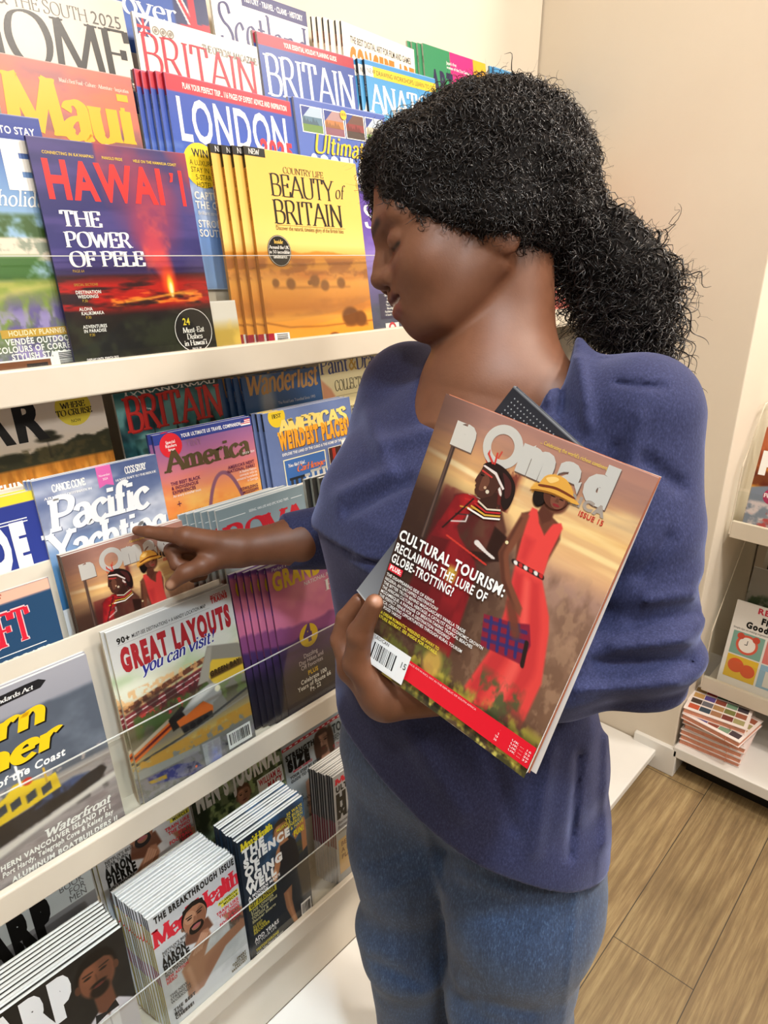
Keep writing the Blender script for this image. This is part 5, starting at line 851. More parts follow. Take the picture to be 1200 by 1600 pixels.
def c_sharp(w, h):
    a = Art(w, h, 150); a.C[:] = srgb('#181716'); a.nz('#242220', 3, 3, .5, .3, 3)
    a.poly([(.3, 1.1), (.4, .62), (.6, .47), (.7, .42), (.86, .43), (1.04, .55), (1.2, .9), (1.2, 1.1)], '#cfcbd0', .015); a.poly([(.66, .46), (.76, .42), (.84, .44), (.84, 1.1), (.7, 1.1)], '#ecebee', .01); a.poly([(.66, .26), (.82, .25), (.84, .42), (.76, .5), (.68, .44)], '#6a4230', .02); people(a, .73, .04, .29, '#7a4c36', None, '#0e0b0a', look=-.6, body=False, beard=True)
    a.S([(.64, .50), (.65, .44), (.74, .465), (.83, .43), (.85, .49), (.745, .485)], '#111111'); a.line([(.76, .5), (.78, 1.1)], .006, '#9a98a0'); a.T('SHARP', .56, .27, .21, '#f2f4f6', 1.05, al='r', bd=.12); a.TS(['The Book', 'of Rules'], .32, .52, .035, .05, W_, al='r'); return a
def c_aging(w, h):
    a = Art(w, h, 140).grad([(0, '#2f5a86'), (.2, '#3a6a94'), (.4, '#2c3a4a'), (.5, '#22262c'), (1, '#1c1e22')]); a.nz('#1c2a3a', 4, 5, .5, .25, 3, -1, .5, .05, .7); a.nz('#4a4a2a', 9, 9, .55, .15, 5, .3, .5, .05, .8, .5, 1.1); a.rect(-.1, -.1, .3, .45, '#1a222c', .2, .8)
    SK, SL = '#b07850', '#d8a47c'
    a.poly([(.52, .3), (.62, .22), (.72, .22), (.82, .3), (.86, .45), (.8, .56), (.56, .58), (.5, .45)], '#1a191c', .015); a.poly([(.78, .24), (.98, .16), (1.02, .22), (1.0, .42), (.92, .44), (.92, .26), (.82, .3)], SK, .015); a.poly([(.52, .28), (.58, .24), (.56, .4), (.48, .52), (.44, .5), (.46, .4)], SK, .015); a.ell(.46, .46, .04, .05, SL, .4); people(a, .62, .06, .17, SK, None, '#3a2a1c', body=False); a.poly([(.57, .18), (.68, .18), (.72, .26), (.58, .26)], SK, .015); a.poly([(.53, .56), (.8, .55), (.84, .66), (.52, .68)], '#222428', .015)
    a.poly([(.56, .66), (.7, .64), (.68, .76), (.7, .86), (.74, .98), (.68, .99), (.58, .8)], SK, .015); a.line([(.62, .68), (.64, .8), (.7, .97)], .03, SL, .6, .03)
    a.T("Men'sHealth", .04, .082, .055, '#e8d82a', .46, f='s', tk=.26, tn=.1, ser=.3, sp=-.03); a.TS(['THE', 'SCIENCE', 'OF', 'AGING', 'WELL'], .05, .15, .062, .074, W_, bd=.07); a.TS(["A MODERN MAN'S", 'PLAYBOOK'], .05, .485, .022, .03, W_, bd=.04); a.R(.04, .525, .46, .575, '#d8c828'); a.T('GET STRONGER', .06, .563, .034, K_, .38, bd=.05); a.TS(['LIVE LONGER', 'Train Your Mind', 'TOUGH &', 'Sharper Smarts'], .06, .605, .022, .029, '#d8d0a0', bd=.03)
    a.TS(['SLEEP', 'BETTER', 'RECOVER'], .06, .735, .022, .028, '#c8b838', bd=.03); a.T('ADD YEARS', .06, .855, .032, W_, .38, bd=.03); a.T('TO YOUR LIFE', .06, .885, .022, W_); a.T('TESTOSTERONE', .06, .94, .022, '#c8b838', .36, bd=.04); a.T('What You Need to Know', .06, .965, .017, W_); a.TS(['50 WAYS', 'TO BUILD', 'MUSCLE, BURN', 'ENERGY,', '& HAVE'], .97, .07, .024, .032, '#e0d040', al='r', bd=.03); a.T('FUN!', .97, .265, .042, '#e8d82a', .17, al='r', bd=.06); a.bars(.8, .86, .97, .99, 9); return a
def c_hero(w, h):
    a = Art(w, h, 110); a.C[:] = srgb('#b4b4b4'); a.T("Men'sHealth", .04, .085, .05, '#d8283a', .75, f='s', tk=.26, tn=.1, ser=.3, sp=-.03); a.T('ULTIMATE', .04, .15, .045, K_, .5, bd=.06); a.T('HERO', .04, .27, .09, K_, .7, bd=.1); a.T('MAKER', .04, .38, .09, K_, .8, bd=.1); a.TS(['Become a', "Better Man", 'Every Day'], .04, .44, .03, .042, '#5a4a48'); a.R(.03, .58, .8, .9, '#d8b070'); a.TS(['BEASTS OF', 'A PROTEIN', 'PLAN'], .07, .65, .04, .06, '#7a4a20', bd=.03); people(a, .75, .3, .3, '#a8765a', '#4a4a50'); return a
mag(c_sharpb, 'c2', .118, .161, .268, 'pale blue and grey mens magazine with black capitals behind the tuxedo stack', up=.02)
mag(c_mhealth, 'c2', .291, .168, .268, 'white vest portrait magazine in the back row of the bottom tier, frontmost of its stack', desc='white vest portrait magazines in the back row', n=4, dx=-.006, t=.004, spine='#c8b828', up=-.002)
mag(c_journal, 'c2', .462, .199, .268, 'green garden magazine with a man in a blue shirt and white capitals')
mag(c_tom, 'c2', .663, .182, .268, 'pale grey magazine with a long haired bare shouldered man, bottom tier')
mag(c_sharp, 'c1', .10, .174, .278, 'black magazine with a man in a white tuxedo, frontmost of its bottom left stack', desc='white tuxedo magazines', n=10, dx=-.0006, t=.0052, dzc=.0012, spine='#181716')
mag(c_mhealth, 'c1', .318, .160, .255, 'white vest portrait magazine in the front row of the bottom tier, frontmost of its stack', desc='white vest portrait magazines in the front row', n=14, dx=-.0013, t=.0050, tilt=-1.5, dzc=.001, spine=[(0, .25, '#c6b416'), (.25, .42, '#d8c420'), (.42, .55, '#a8282c'), (.55, .9, '#cdbb1a'), (.9, 1, '#2a2a20')])
mag(c_aging, 'c1', .483, .146, .278, 'dark blue magazine with a running man in a black vest, frontmost of its stack', desc='dark blue running man magazines', n=10, dx=-.0010, t=.0050, tilt=-.6, dzc=.001, spine='#2a3440')
mag(c_hero, 'c1', .700, .165, .270, 'grey magazine with black and red capitals beside the womans thigh, frontmost of its stack', desc='grey magazines with black and red capitals', n=10, dx=-.0024, t=.0040, dzc=.001, spine=[(0, .35, '#b8b0b0'), (.35, .6, '#7a2c3c'), (.6, 1, '#20252c')])
# ------------------------------------------------------------------ implicit-surface modelling for the figure
def smin(a, b, k):
    h = np.maximum(k-np.abs(a-b), 0)/k; return np.minimum(a, b)-h*h*k*.25
def smax(a, b, k): return -smin(-a, -b, k)
def cone(p, a, b, r0, r1):
    a = np.asarray(a, np.float32); b = np.asarray(b, np.float32); d = b-a; q = p-a
    t = np.clip((q@d)/(d@d), 0, 1); return np.linalg.norm(q-t[..., None]*d, axis=-1)-(r0+(r1-r0)*t)
def ellip(p, c, r):
    q = (p-np.asarray(c, np.float32)); r = np.asarray(r, np.float32)
    k0 = np.linalg.norm(q/r, axis=-1); k1 = np.linalg.norm(q/(r*r), axis=-1); return k0*(k0-1)/np.maximum(k1, 1e-6)
def chain(p, pts, rs, k=.004):
    d = None
    for i in range(len(pts)-1):
        c = cone(p, pts[i], pts[i+1], rs[i], rs[i+1]); d = c if d is None else smin(d, c, k)
    return d
def grid_of(lo, hi, h):
    ax = [np.arange(l, u+h, h, dtype=np.float32) for l, u in zip(lo, hi)]
    return np.stack(np.meshgrid(*ax, indexing='ij'), -1), np.array(lo, np.float32), h
def surface_nets(f, lo, h):
    """closed quad surface of f = 0 on a regular grid"""
    f = f.copy(); BIG = h
    for s in (np.s_[0], np.s_[-1]): f[s] = np.maximum(f[s], BIG); f[:, s] = np.maximum(f[:, s], BIG); f[:, :, s] = np.maximum(f[:, :, s], BIG)
    ins = f < 0; nx, ny, nz = f.shape
    c = np.zeros((nx-1, ny-1, nz-1), np.int8)
    for i in (0, 1):
        for j in (0, 1):
            for k in (0, 1): c += ins[i:nx-1+i, j:ny-1+j, k:nz-1+k]
    act = (c > 0) & (c < 8); idx = np.argwhere(act); n = len(idx)
    num = np.full(act.shape, -1, np.int64); num[act] = np.arange(n)
    acc = np.zeros((n, 3)); cnt = np.zeros(n); CR = [(i, j, k) for i in (0, 1) for j in (0, 1) for k in (0, 1)]
    for a in CR:
        for ax in range(3):
            if a[ax]: continue
            b = list(a); b[ax] = 1
            fa = f[idx[:, 0]+a[0], idx[:, 1]+a[1], idx[:, 2]+a[2]]; fb = f[idx[:, 0]+b[0], idx[:, 1]+b[1], idx[:, 2]+b[2]]
            m = (fa < 0) != (fb < 0); t = np.where(m, fa/np.where(m, fa-fb, 1), 0)
            pt = np.tile(np.array(a, float), (n, 1)); pt[:, ax] += t; acc[m] += pt[m]; cnt += m
    V = (idx+acc/cnt[:, None])*h+lo
    Q = []
    for ax in range(3):
        o = [0, 1, 2]; o.remove(ax); u, v = o
        sl0 = [slice(1, -1)]*3; sl0[ax] = slice(0, -1); A = ins[tuple(sl0)]
        sl1 = list(sl0); sl1[ax] = slice(1, None); B = ins[tuple(sl1)]
        e = np.argwhere(A != B); base = e+1; base[:, ax] -= 1
        s = A[tuple(e.T)]
        def cell(du, dv):
            q = base.copy(); q[:, u] -= du; q[:, v] -= dv; return num[tuple(q.T)]
        q = np.stack([cell(1, 1), cell(0, 1), cell(0, 0), cell(1, 0)], 1)
        flip = s if ax != 1 else ~s
        q[~flip] = q[~flip][:, ::-1]; Q.append(q)
    return V, np.concatenate(Q)
def largest(V, Q):
    lab = np.arange(len(V))
    while True:
        m = lab[Q].min(1); new = lab.copy(); np.minimum.at(new, Q.ravel(), np.repeat(m, 4)); new = new[new]
        if (new == lab).all(): break
        lab = new
    ids, cnt = np.unique(lab, return_counts=True); keep = lab == ids[cnt.argmax()]
    mp_ = np.cumsum(keep)-1; return V[keep], mp_[Q[keep[Q[:, 0]]]]
def relax(V, Q, it=1, lam=.5):
    for _ in range(it):
        S = np.zeros_like(V); c = np.zeros(len(V))
        for a, b in ((0, 1), (1, 2), (2, 3), (3, 0)):
            np.add.at(S, Q[:, a], V[Q[:, b]]); np.add.at(c, Q[:, a], 1); np.add.at(S, Q[:, b], V[Q[:, a]]); np.add.at(c, Q[:, b], 1)
        V = V+lam*(S/np.maximum(c, 1)[:, None]-V)
    return V
def n3(p, sc, seed, st=(1, 1, 1)):
    x, y, z = (p[..., i]*sc*st[i] for i in range(3))
    return (_vn(x+.37*z, y+.51*z, seed)+_vn(y*.9+5+.2*x, z+9+.3*x, seed+1)+_vn(z*1.1+2, x+17+.4*y, seed+2))/3-.5
def unit(v): v = np.asarray(v, float); return v/np.linalg.norm(v)

# ------------------------------------------------------------------ where she stands: joints in world metres
HO = P(742, 395, .78)                                   # between the ears
def camdir(v): return RC.T @ np.asarray(v, float)
aw = radians(-3)
HF = unit(camdir((-cos(radians(20))*cos(aw), sin(radians(20)), sin(aw))))
HU = camdir((-sin(radians(20)), -cos(radians(20)), 0.0)); HU = unit(HU-HF*(HU@HF)); HL = np.cross(HU, HF)
if HL @ camdir((0, 0, -1)) < 0: HL = -HL
HM = np.stack([HF, HU, HL])                             # world -> head axes (forward, up, her left)
def hw(f, u, l): return HO+f*HF+u*HU+l*HL
NB = np.array([.695, .445, 1.42])
LSH, LEL, LWR = np.array([.688, .276, 1.385]), P(1008, 1018, .70), P(606, 1086, .725)
RSH, REL, RCU, RWR = np.array([.70, .592, 1.37]), np.array([.725, .70, 1.13]), PY(445, 849, .755), PY(378, 857, .775)
BF = unit((-.99, .12, 0)); BL_ = np.array([-BF[1], BF[0], 0]); BL_ = BL_ if BL_[1] < 0 else -BL_
IL = np.array([-.57, .82, 0])

# --- skin: head, neck, chest
def head_sdf(W):
    p = ((W-HO) @ HM.T).astype(np.float32); q = p.copy(); q[..., 2] = np.abs(q[..., 2])
    d = ellip(p, (-.005, .068, 0), (.104, .100, .077))
    d = smin(d, ellip(p, (.042, .0, 0), (.060, .082, .062)), .03)
    d = smin(d, cone(q, (.0, -.03, .050), (.062, -.058, .022), .022, .022), .025)
    d = smin(d, ellip(p, (.084, -.056, 0), (.0185, .019, .021)), .022)
    d = smin(d, ellip(q, (.064, -.004, .036), (.030, .026, .024)), .025)          # smiling cheeks
    d = smin(d, ellip(p, (.083, -.025, 0), (.024, .027, .030)), .022)             # muzzle
    d = smin(d, cone(q, (.0925, .055, .006), (.080, .056, .042), .0125, .011), .015)
    e = ellip(q, (.105, .031, .033), (.021, .013, .019)); d = smax(d, -e, .016)
    lid = ellip(q, (.0815, .030, .032), (.0155, .0140, .0165)); d = smin(d, lid, .003)
    d = smin(d, chain(p, [(.094, .038, 0), (.104, .022, 0), (.1125, .0065, 0)], [.0075, .0085, .0115], .01), .012)
    d = smin(d, ellip(q, (.1015, .0, .0135), (.0125, .0095, .0095)), .007)
    d = smax(d, -ellip(q, (.1065, -.0085, .0085), (.005, .004, .0045)), .004)
    d = smin(d, chain(q, [(.1065, -.0185, 0), (.1025, -.0195, .014), (.087, -.0185, .031)], [.0066, .0058, .003], .006), .004)
    d = smin(d, chain(q, [(.1055, -.0365, 0), (.101, -.0345, .013), (.087, -.0225, .030)], [.0082, .0070, .003], .006), .004)
    d = smax(d, -chain(q, [(.1140, -.0272, 0), (.106, -.0265, .015), (.0905, -.0200, .034)], [.0032, .0030, .0026], .003), .003)
    d = smin(d, ellip(q, (-.012, -.006, .074), (.020, .031, .010)), .006)         # ears
    d = smax(d, -ellip(q, (-.009, .0, .085), (.010, .018, .006)), .004)
    return d
def neck_sdf(W, k=1.0):
    a = hw(-.028, -.02, 0); d = cone(W, a, NB, .056, .060)
    d = smin(d, cone(W, hw(.012, -.052, 0), NB+BF*.02-[0, 0, .01], .034, .05), .02)
    d = smin(d, cone(W, LSH+[0, .03, .0], RSH+[0, -.02, .0], .044, .044), .05)
    d = smin(d, cone(W, NB+BF*.03-[0, 0, .03], NB+BF*.062-[0, 0, .14], .074, .098), .05)
    return d
def skin_ink(W, V):
    p = (V-HO) @ HM.T; q = p.copy(); q[:, 2] = np.abs(q[:, 2]); C = np.tile(srgb(SKIN), (len(V), 1))
    def put(d, w, c, a=1.0):
        nonlocal C
        m = (np.clip(.5-d/w, 0, 1)*a)[:, None]; C = C*(1-m)+srgb(c)*m
    put(chain(q, [(.1035, .0535, .012), (.099, .0575, .028), (.082, .055, .047)], [.0035, .0035, .0015]), .004, '#1c120d', .85)
    put(cone(q, (.098, .0225, .022), (.088, .0225, .045), .0016, .0016), .003, '#140c09')
    put(chain(q, [(.112, -.0195, 0), (.106, -.0205, .014), (.091, -.0222, .027)], [.0060, .0055, .002]), .003, '#5c2c28', .85)
    put(chain(q, [(.112, -.0365, 0), (.106, -.035, .013), (.091, -.026, .026)], [.0075, .0068, .002]), .003, '#7e4038', .85)
    put(chain(q, [(.1085, -.0272, 0), (.1015, -.027, .015), (.093, -.0238, .025)], [.0024, .0022, .001]), .0015, '#d8ccc2', .95)
    return C
SKIN, PALM = '#744830', '#a06a4c'

# --- hands
def right_hand_sdf(W):
    im, mm, rm, pm = PY(291, 839, .805), PY(296, 848, .825), PY(304, 858, .842), PY(312, 868, .855)
    d = chain(W, [REL+(RWR-REL)*.2, REL+(RWR-REL)*.55, RWR], [.040, .035, .0262], .02)
    for m, r in ((im, .0155), (mm, .016), (rm, .015), (pm, .0135)): d = smin(d, cone(W, RWR+(m-RWR)*.08, m, .019, r), .016)
    def finger(d, pts, rs): return smin(d, chain(W, pts, rs, .003), .006)
    d = finger(d, [im, PY(252, 834, .838), PY(231, 831, .853), PY(214, 829, .866)], [.0125, .0102, .0088, .0070])
    d = finger(d, [mm, PY(268, 860, .838), PY(276, 882, .825), PY(294, 884, .815)], [.0125, .0108, .0095, .0080])
    d = finger(d, [rm, PY(279, 872, .852), PY(287, 894, .838), PY(306, 894, .826)], [.0118, .0102, .0090, .0076])
    d = finger(d, [pm, PY(292, 884, .862), PY(302, 902, .848), PY(318, 900, .838)], [.0105, .0090, .0078, .0068])
    th = chain(W, [PY(352, 866, .785), PY(316, 884, .785), PY(289, 895, .795), PY(267, 914, .806)], [.0190, .0135, .0118, .0085], .006)
    d = smin(d, th, .012)
    for m, n in ((im, PY(252, 834, .838)),):
        pass
    return d
RT = P(213, 829, .99)
def left_hand_sdf(W):
    a = LEL+(LWR-LEL)*.12; d = chain(W, [a, LEL+(LWR-LEL)*.45, LWR], [.036, .035, .027], .02)
    pal = P(573, 1062, .722)
    im, mm, rm, pm = P(548, 1046, .738), P(560, 1038, .752), P(574, 1036, .764), P(590, 1040, .772)
    for m, r in ((im, .0145), (mm, .015), (rm, .0145), (pm, .0135)): d = smin(d, cone(W, LWR+(m-LWR)*.1, m, .020, r), .016)
    f = lambda d, pts, rs: smin(d, chain(W, pts, rs, .003), .005)
    d = f(d, [im, P(531, 1000, .742), P(539, 966, .736), P(560, 938, .728)], [.0122, .0105, .0095, .0078])
    d = f(d, [mm, P(556, 992, .762), P(580, 966, .742), P(606, 952, .727)], [.0124, .0105, .0095, .0078])
    d = f(d, [rm, P(580, 998, .766), P(606, 984, .744), P(630, 980, .728)], [.0118, .010, .009, .0075])
    d = f(d, [pm, P(604, 1010, .768), P(628, 1004, .748), P(648, 1002, .733)], [.0105, .009, .008, .007])
    th = chain(W, [P(590, 1076, .712), P(557, 1036, .700), P(562, 990, .680), P(585, 942, .655)], [.0185, .0140, .0122, .0088], .006)
    return smin(d, th, .012)
def ground_fill(W):
    """trunk and legs inside the clothes"""
    d = ellip(W, (.665, .45, 1.2), (.10, .14, .25)); d = smin(d, ellip(W, (.68, .44, .92), (.10, .15, .16)), .06)
    for h, k, a in LEGS: d = smin(d, chain(W, [h, k, a], [.075, .05, .04], .03), .04); d = smin(d, cone(W, a-[0, 0, .035], a+BF*.13-[0, 0, .05], .035, .028), .03)
    for s, e in ((LSH, LEL), (RSH, REL)): d = smin(d, cone(W, s, e, .045, .038), .04)
    return d
LEGS = [(np.array([.665, .535, .86]), np.array([.650, .520, .47]), np.array([.70, .515, .09])), (np.array([.682, .345, .86]), np.array([.655, .335, .47]), np.array([.70, .33, .09]))]

parts = []
def bake(fun, lo, hi, h, ink=None, rel=1, one=True):
    W, l, hh = grid_of(lo, hi, h); V, Q = surface_nets(fun(W), l, hh); V, Q = largest(V, Q) if one else (V, Q); V = relax(V, Q, rel, .4); return V, Q
def box_of(pts, m): pts = np.array(pts); return pts.min(0)-m, pts.max(0)+m
V, Q = bake(lambda W: smin(head_sdf(W), neck_sdf(W), .009), *box_of([HO+[0, 0, .17], HO-[0, 0, .27], hw(.12, 0, 0), hw(-.10, 0, .08), hw(-.1, 0, -.08), NB+[.07, .07, 0], NB-[.11, .11, 0]], .012), .0024)
parts.append((V, Q, skin_ink(None, V)))
def hand_ink(V, tips, nail):
    C = np.tile(srgb(SKIN), (len(V), 1)); f = fbm(V[:, 0]*90, V[:, 1]*90+V[:, 2]*70, 5); C = C*(1+.10*(f-.5))[:, None]
    for t, r, c, a in tips:
        m = (np.clip((r-np.linalg.norm(V-t, axis=1))/(r*.5), 0, 1)*a)[:, None]; C = C*(1-m)+srgb(c)*m
    return C
V, Q = bake(right_hand_sdf, *box_of([PY(205, 815, .87), PY(290, 920, .80), REL, RWR, PY(300, 800, .86)], .05), .0022)
parts.append((V, Q, hand_ink(V, [(PY(265, 914, .800), .009, '#c4987e', .8), (PY(213, 826, .866), .007, '#b98a70', .6)], None)))
V, Q = bake(left_hand_sdf, *box_of([P(525, 930, .74), P(545, 930, .65), LEL, LWR, P(600, 1000, .79)], .05), .0022)
parts.append((V, Q, hand_ink(V, [(P(590, 938, .648), .008, '#b98a70', .7)], None)))
V, Q = bake(ground_fill, (.46, .1, 0), (.86, .74, 1.5), .011); parts.append((V, Q, np.tile(srgb(SKIN), (len(V), 1))))
VV = []; QQ = []; CC = []; b = 0
for V, Q, C in parts: VV.append(V); QQ.append(Q+b); CC.append(C); b += len(V)
t = NT('brown_skin'); a_ = t.node('ShaderNodeVertexColor', layer_name='ink'); n_ = t.noise(60, 5, .6)
mxs = t.node('ShaderNodeMix', data_type='RGBA', blend_type='MULTIPLY'); mxs.inputs[0].default_value = .35
rr_ = t.ramp(n_.outputs['Fac'], [(.3, '#d8cfc8'), (.65, '#ffffff')]); t.link(a_.outputs[0], mxs.inputs[6]); t.link(rr_.outputs[0], mxs.inputs[7]); t.link(mxs.outputs[2], t.b.inputs['Base Color'])
t.p(Roughness=.52); t.b.inputs['Subsurface Weight'].default_value = .08; t.b.inputs['Subsurface Radius'].default_value = (.012, .005, .003); t.b.inputs['Subsurface Scale'].default_value = .5
nb = t.noise(420, 3, .6); t.bump(nb.outputs['Fac'], .12, .001); M['skin'] = t.m
person = fast_mesh('person', np.concatenate(VV), np.concatenate(QQ), M['skin'], ink=np.concatenate(CC))
tag(person, 'person in navy top and jeans with curly ponytail, pointing at the rack, holding magazines', 'person')

# --- navy long sleeved top
_h = np.array([P(548, 1080, .97), P(700, 1262, .885), P(860, 1332, .86), P(935, 1345, .92), P(935, 1345, .92)]); HEM = np.linalg.lstsq(np.column_stack([np.ones(5), _h[:, 1]-.442, _h[:, 0]-.55]), _h[:, 2], rcond=None)[0]
RINGS = [  # z, centre x, centre y, half depth, half width
 (1.47, .700, .430, .050, .060), (1.415, .693, .434, .080, .135), (1.375, .685, .440, .105, .172), (1.32, .672, .452, .132, .180), (1.27, .660, .462, .156, .184), (1.22, .655, .466, .166, .186),
 (1.16, .657, .464, .160, .186), (1.08, .660, .458, .156, .188), (1.00, .662, .453, .160, .193), (.92, .668, .452, .174, .203), (.84, .674, .448, .182, .210), (.74, .678, .446, .188, .218)]
RZ = np.array(RINGS)[::-1]
def trunk(W):
    z = W[..., 2]; g = [np.interp(z, RZ[:, 0], RZ[:, k]) for k in range(1, 5)]
    dx, dy = W[..., 0]-g[0], W[..., 1]-g[1]; u = dx*BF[0]+dy*BF[1]; v = dx*BL_[0]+dy*BL_[1]
    # front fuller than back
    b = np.where(u > 0, g[2], g[2]*.82); r = (np.abs(u/b)**2.2+np.abs(v/g[3])**2.2)**(1/2.2); return (r-1)*np.minimum(b, g[3])*.95, u, v, z
def sweater_sdf(W):
    d, u, v, z = trunk(W)
    d = d-np.where((u > 0), 1, 0)*.008*np.clip((z-(1.232+.10*v))/.004, 0, 1)*np.clip((1.40-z)/.08, 0, 1)
    d = smax(d, z-1.50, .01)
    ls = chain(W, [LSH, LSH+(LEL-LSH)*.5, LEL], [.068, .058, .053], .03); la = chain(W, [LEL, LEL+(LWR-LEL)*.35, LEL+(LWR-LEL)*.62], [.053, .050, .043], .02)
    ls = smin(ls, la, .02); d = smin(d, ls, .035)
    rs = chain(W, [RSH, REL, RCU], [.068, .056, .041], .03); d = smin(d, rs, .035)
    # cloth folds
    fo = .012*n3(W, 7, 11, (1, 1, .8))+.010*n3(W, 15, 15, (1, 1, 1.5))
    dl = np.linalg.norm(W-LEL, axis=-1); t_ = ((W-LEL)@unit(LEL-LSH)); fo = fo+.006*np.sin(t_*150+W[..., 0]*40)*np.exp(-(dl/.09)**2)
    fo = fo+creases(W, FOLDS)
    d = d-fo
    hem = HEM[0]+HEM[1]*(W[..., 1]-.442)+HEM[2]*(W[..., 0]-.55)
    d = smax(d, hem-z, .006)
    # cuffs end cleanly
    ax = unit(RCU-REL); d = smax(d, np.where(np.linalg.norm(W-RCU, axis=-1) < .12, (W-RCU)@ax, -1), .004)
    # scoop neck
    nk = cone(W, NB+BF*.050+BL_*.022+[0, 0, -.012], NB+BF*.10+BL_*.03+[0, 0, .16], .083, .11); nk = smin(nk, cone(W, NB+[0, 0, .02], NB+[0, 0, .2]+BF*.02, .073, .09), .04)
    return smax(d, -nk, .010)
def creases(W, L):
    """cloth folds, surveyed as lines seen on the front of the garment: (x0, y0, x1, y1, height, width)"""
    q = (W-np.array([0, 0, EYE])) @ RC.T; x = 600+FPX*q[..., 0]/q[..., 2]; y = 800+FPX*q[..., 1]/q[..., 2]; o = 0
    for x0, y0, x1, y1, amp, wd in L:
        ex, ey = x1-x0, y1-y0; t = ((x-x0)*ex+(y-y0)*ey)/(ex*ex+ey*ey); tc = np.clip(t, 0, 1)
        d2 = (x-x0-tc*ex)**2+(y-y0-tc*ey)**2; o = o+amp*np.exp(-d2/wd**2)
    return o
FOLDS = [(545, 800, 640, 752, -.008, 10), (530, 772, 610, 735, .007, 11), (600, 692, 690, 668, .006, 14), (575, 650, 600, 720, .005, 12), (884, 515, 878, 640, -.011, 8), (862, 530, 856, 625, .006, 9), (906, 560, 918, 665, .007, 10),
 (1075, 1000, 960, 1010, .008, 9), (1080, 1035, 930, 1035, -.008, 8), (1060, 1065, 900, 1078, .008, 9), (1088, 960, 990, 975, -.007, 9), (1085, 930, 1010, 938, .006, 9), (1045, 840, 1000, 900, -.006, 10), (905, 1180, 890, 1340, -.006, 6), (860, 1170, 835, 1330, .005, 12),
 (640, 1150, 720, 1270, .005, 16), (760, 1160, 800, 1290, -.005, 14), (950, 1150, 945, 1320, .004, 8), (1010, 720, 1060, 760, -.007, 12), (960, 700, 940, 800, -.006, 14), (1000, 650, 985, 740, .004, 12), (965, 598, 1035, 606, -.005, 5), (560, 880, 640, 930, .004, 14), (540, 960, 600, 1060, -.004, 12)]
WHISKERS = [(905, 1370, 880, 1600, .003, 5), (662, 1285, 690, 1395, .004, 6), (700, 1330, 790, 1350, -.003, 7), (705, 1365, 800, 1395, .003, 8), (640, 1330, 570, 1350, -.003, 7), (660, 1370, 580, 1400, .003, 8), (700, 1440, 780, 1430, -.003, 8), (686, 1400, 690, 1600, -.006, 7), (585, 1500, 660, 1540, -.004, 9), (720, 1560, 830, 1580, -.004, 10)]
V, Q = bake(sweater_sdf, (.42, .14, .70), (.86, .80, 1.52), .0042, rel=1)
t = NT('navy_heather_jersey'); n1 = t.noise(520, 4, .65, (1, 1, .5)); n2 = t.noise(9, 3)
r1 = t.ramp(n1.outputs['Fac'], [(.33, '#2a2c49'), (.55, '#353858'), (.75, '#464a6e')]); r2 = t.ramp(n2.outputs['Fac'], [(.3, '#dcdce4'), (.7, '#ffffff')])
mxs = t.node('ShaderNodeMix', data_type='RGBA', blend_type='MULTIPLY'); mxs.inputs[0].default_value = .6; t.link(r1.outputs[0], mxs.inputs[6]); t.link(r2.outputs[0], mxs.inputs[7]); t.link(mxs.outputs[2], t.b.inputs['Base Color'])
t.p(Roughness=.85); t.b.inputs['Sheen Weight'].default_value = .35; t.b.inputs['Sheen Roughness'].default_value = .4; t.b.inputs['Sheen Tint'].default_value = (.5, .55, .9, 1); t.b.inputs['Specular IOR Level'].default_value = .2
t.bump(n1.outputs['Fac'], .25, .0012); M['jersey'] = t.m
sweater = fast_mesh('long_sleeved_top', V, Q, M['jersey'], person)
# --- jeans
def jeans_sdf(W):
    z = W[..., 2]
    (h0, k0, a0), (h1, k1, a1) = LEGS
    d = chain(W, [h0-[0, 0, .02], h0+(k0-h0)*.5, k0, a0-[0, 0, .06]], [.118, .100, .087, .080], .04)
    d = smin(d, chain(W, [h1-[0, 0, .02], h1+(k1-h1)*.45, k1, a1-[0, 0, .06]], [.110, .108, .088, .080], .04), .022)
    hp = ellip(W, (.672, .452, .93), (.145, .174, .17)); d = smin(d, hp, .05)
    fo = .008*n3(W, 9, 31, (1, 1, .8))+.003*n3(W, 26, 35, (1, 1, 1.4))
    for c in (k0, k1): fo = fo+.0012*np.sin(z*70+W[..., 1]*30)*np.exp(-((z-c[2]-.02)/.11)**2)
    fo = fo+creases(W, WHISKERS); d = d-fo; hem = HEM[0]+HEM[1]*(W[..., 1]-.442)+HEM[2]*(W[..., 0]-.55); d = d+.022*np.clip((z-hem-.012)/.03, 0, 1); d = smax(d, .025-z, .004); return smax(d, z-1.05, .004)
V, Q = bake(jeans_sdf, (.46, .16, .0), (.87, .72, 1.06), .0052, rel=1)
t = NT('blue_denim'); n1 = t.noise(500, 3, .7, (1, 1, .25)); n2 = t.noise(7, 5, .6, (1, 1, .5)); n3_ = t.noise(60, 4, .6, (1, 1, .12))
r1 = t.ramp(n1.outputs['Fac'], [(.35, '#2a3c5c'), (.55, '#3a5278'), (.72, '#5c789e')]); r2 = t.ramp(n2.outputs['Fac'], [(.3, '#c4c8d0'), (.66, '#ffffff')]); r3 = t.ramp(n3_.outputs['Fac'], [(.35, '#c8ccd4'), (.6, '#ffffff')])
ma = t.node('ShaderNodeMix', data_type='RGBA', blend_type='MULTIPLY'); ma.inputs[0].default_value = .5; t.link(r1.outputs[0], ma.inputs[6]); t.link(r2.outputs[0], ma.inputs[7])
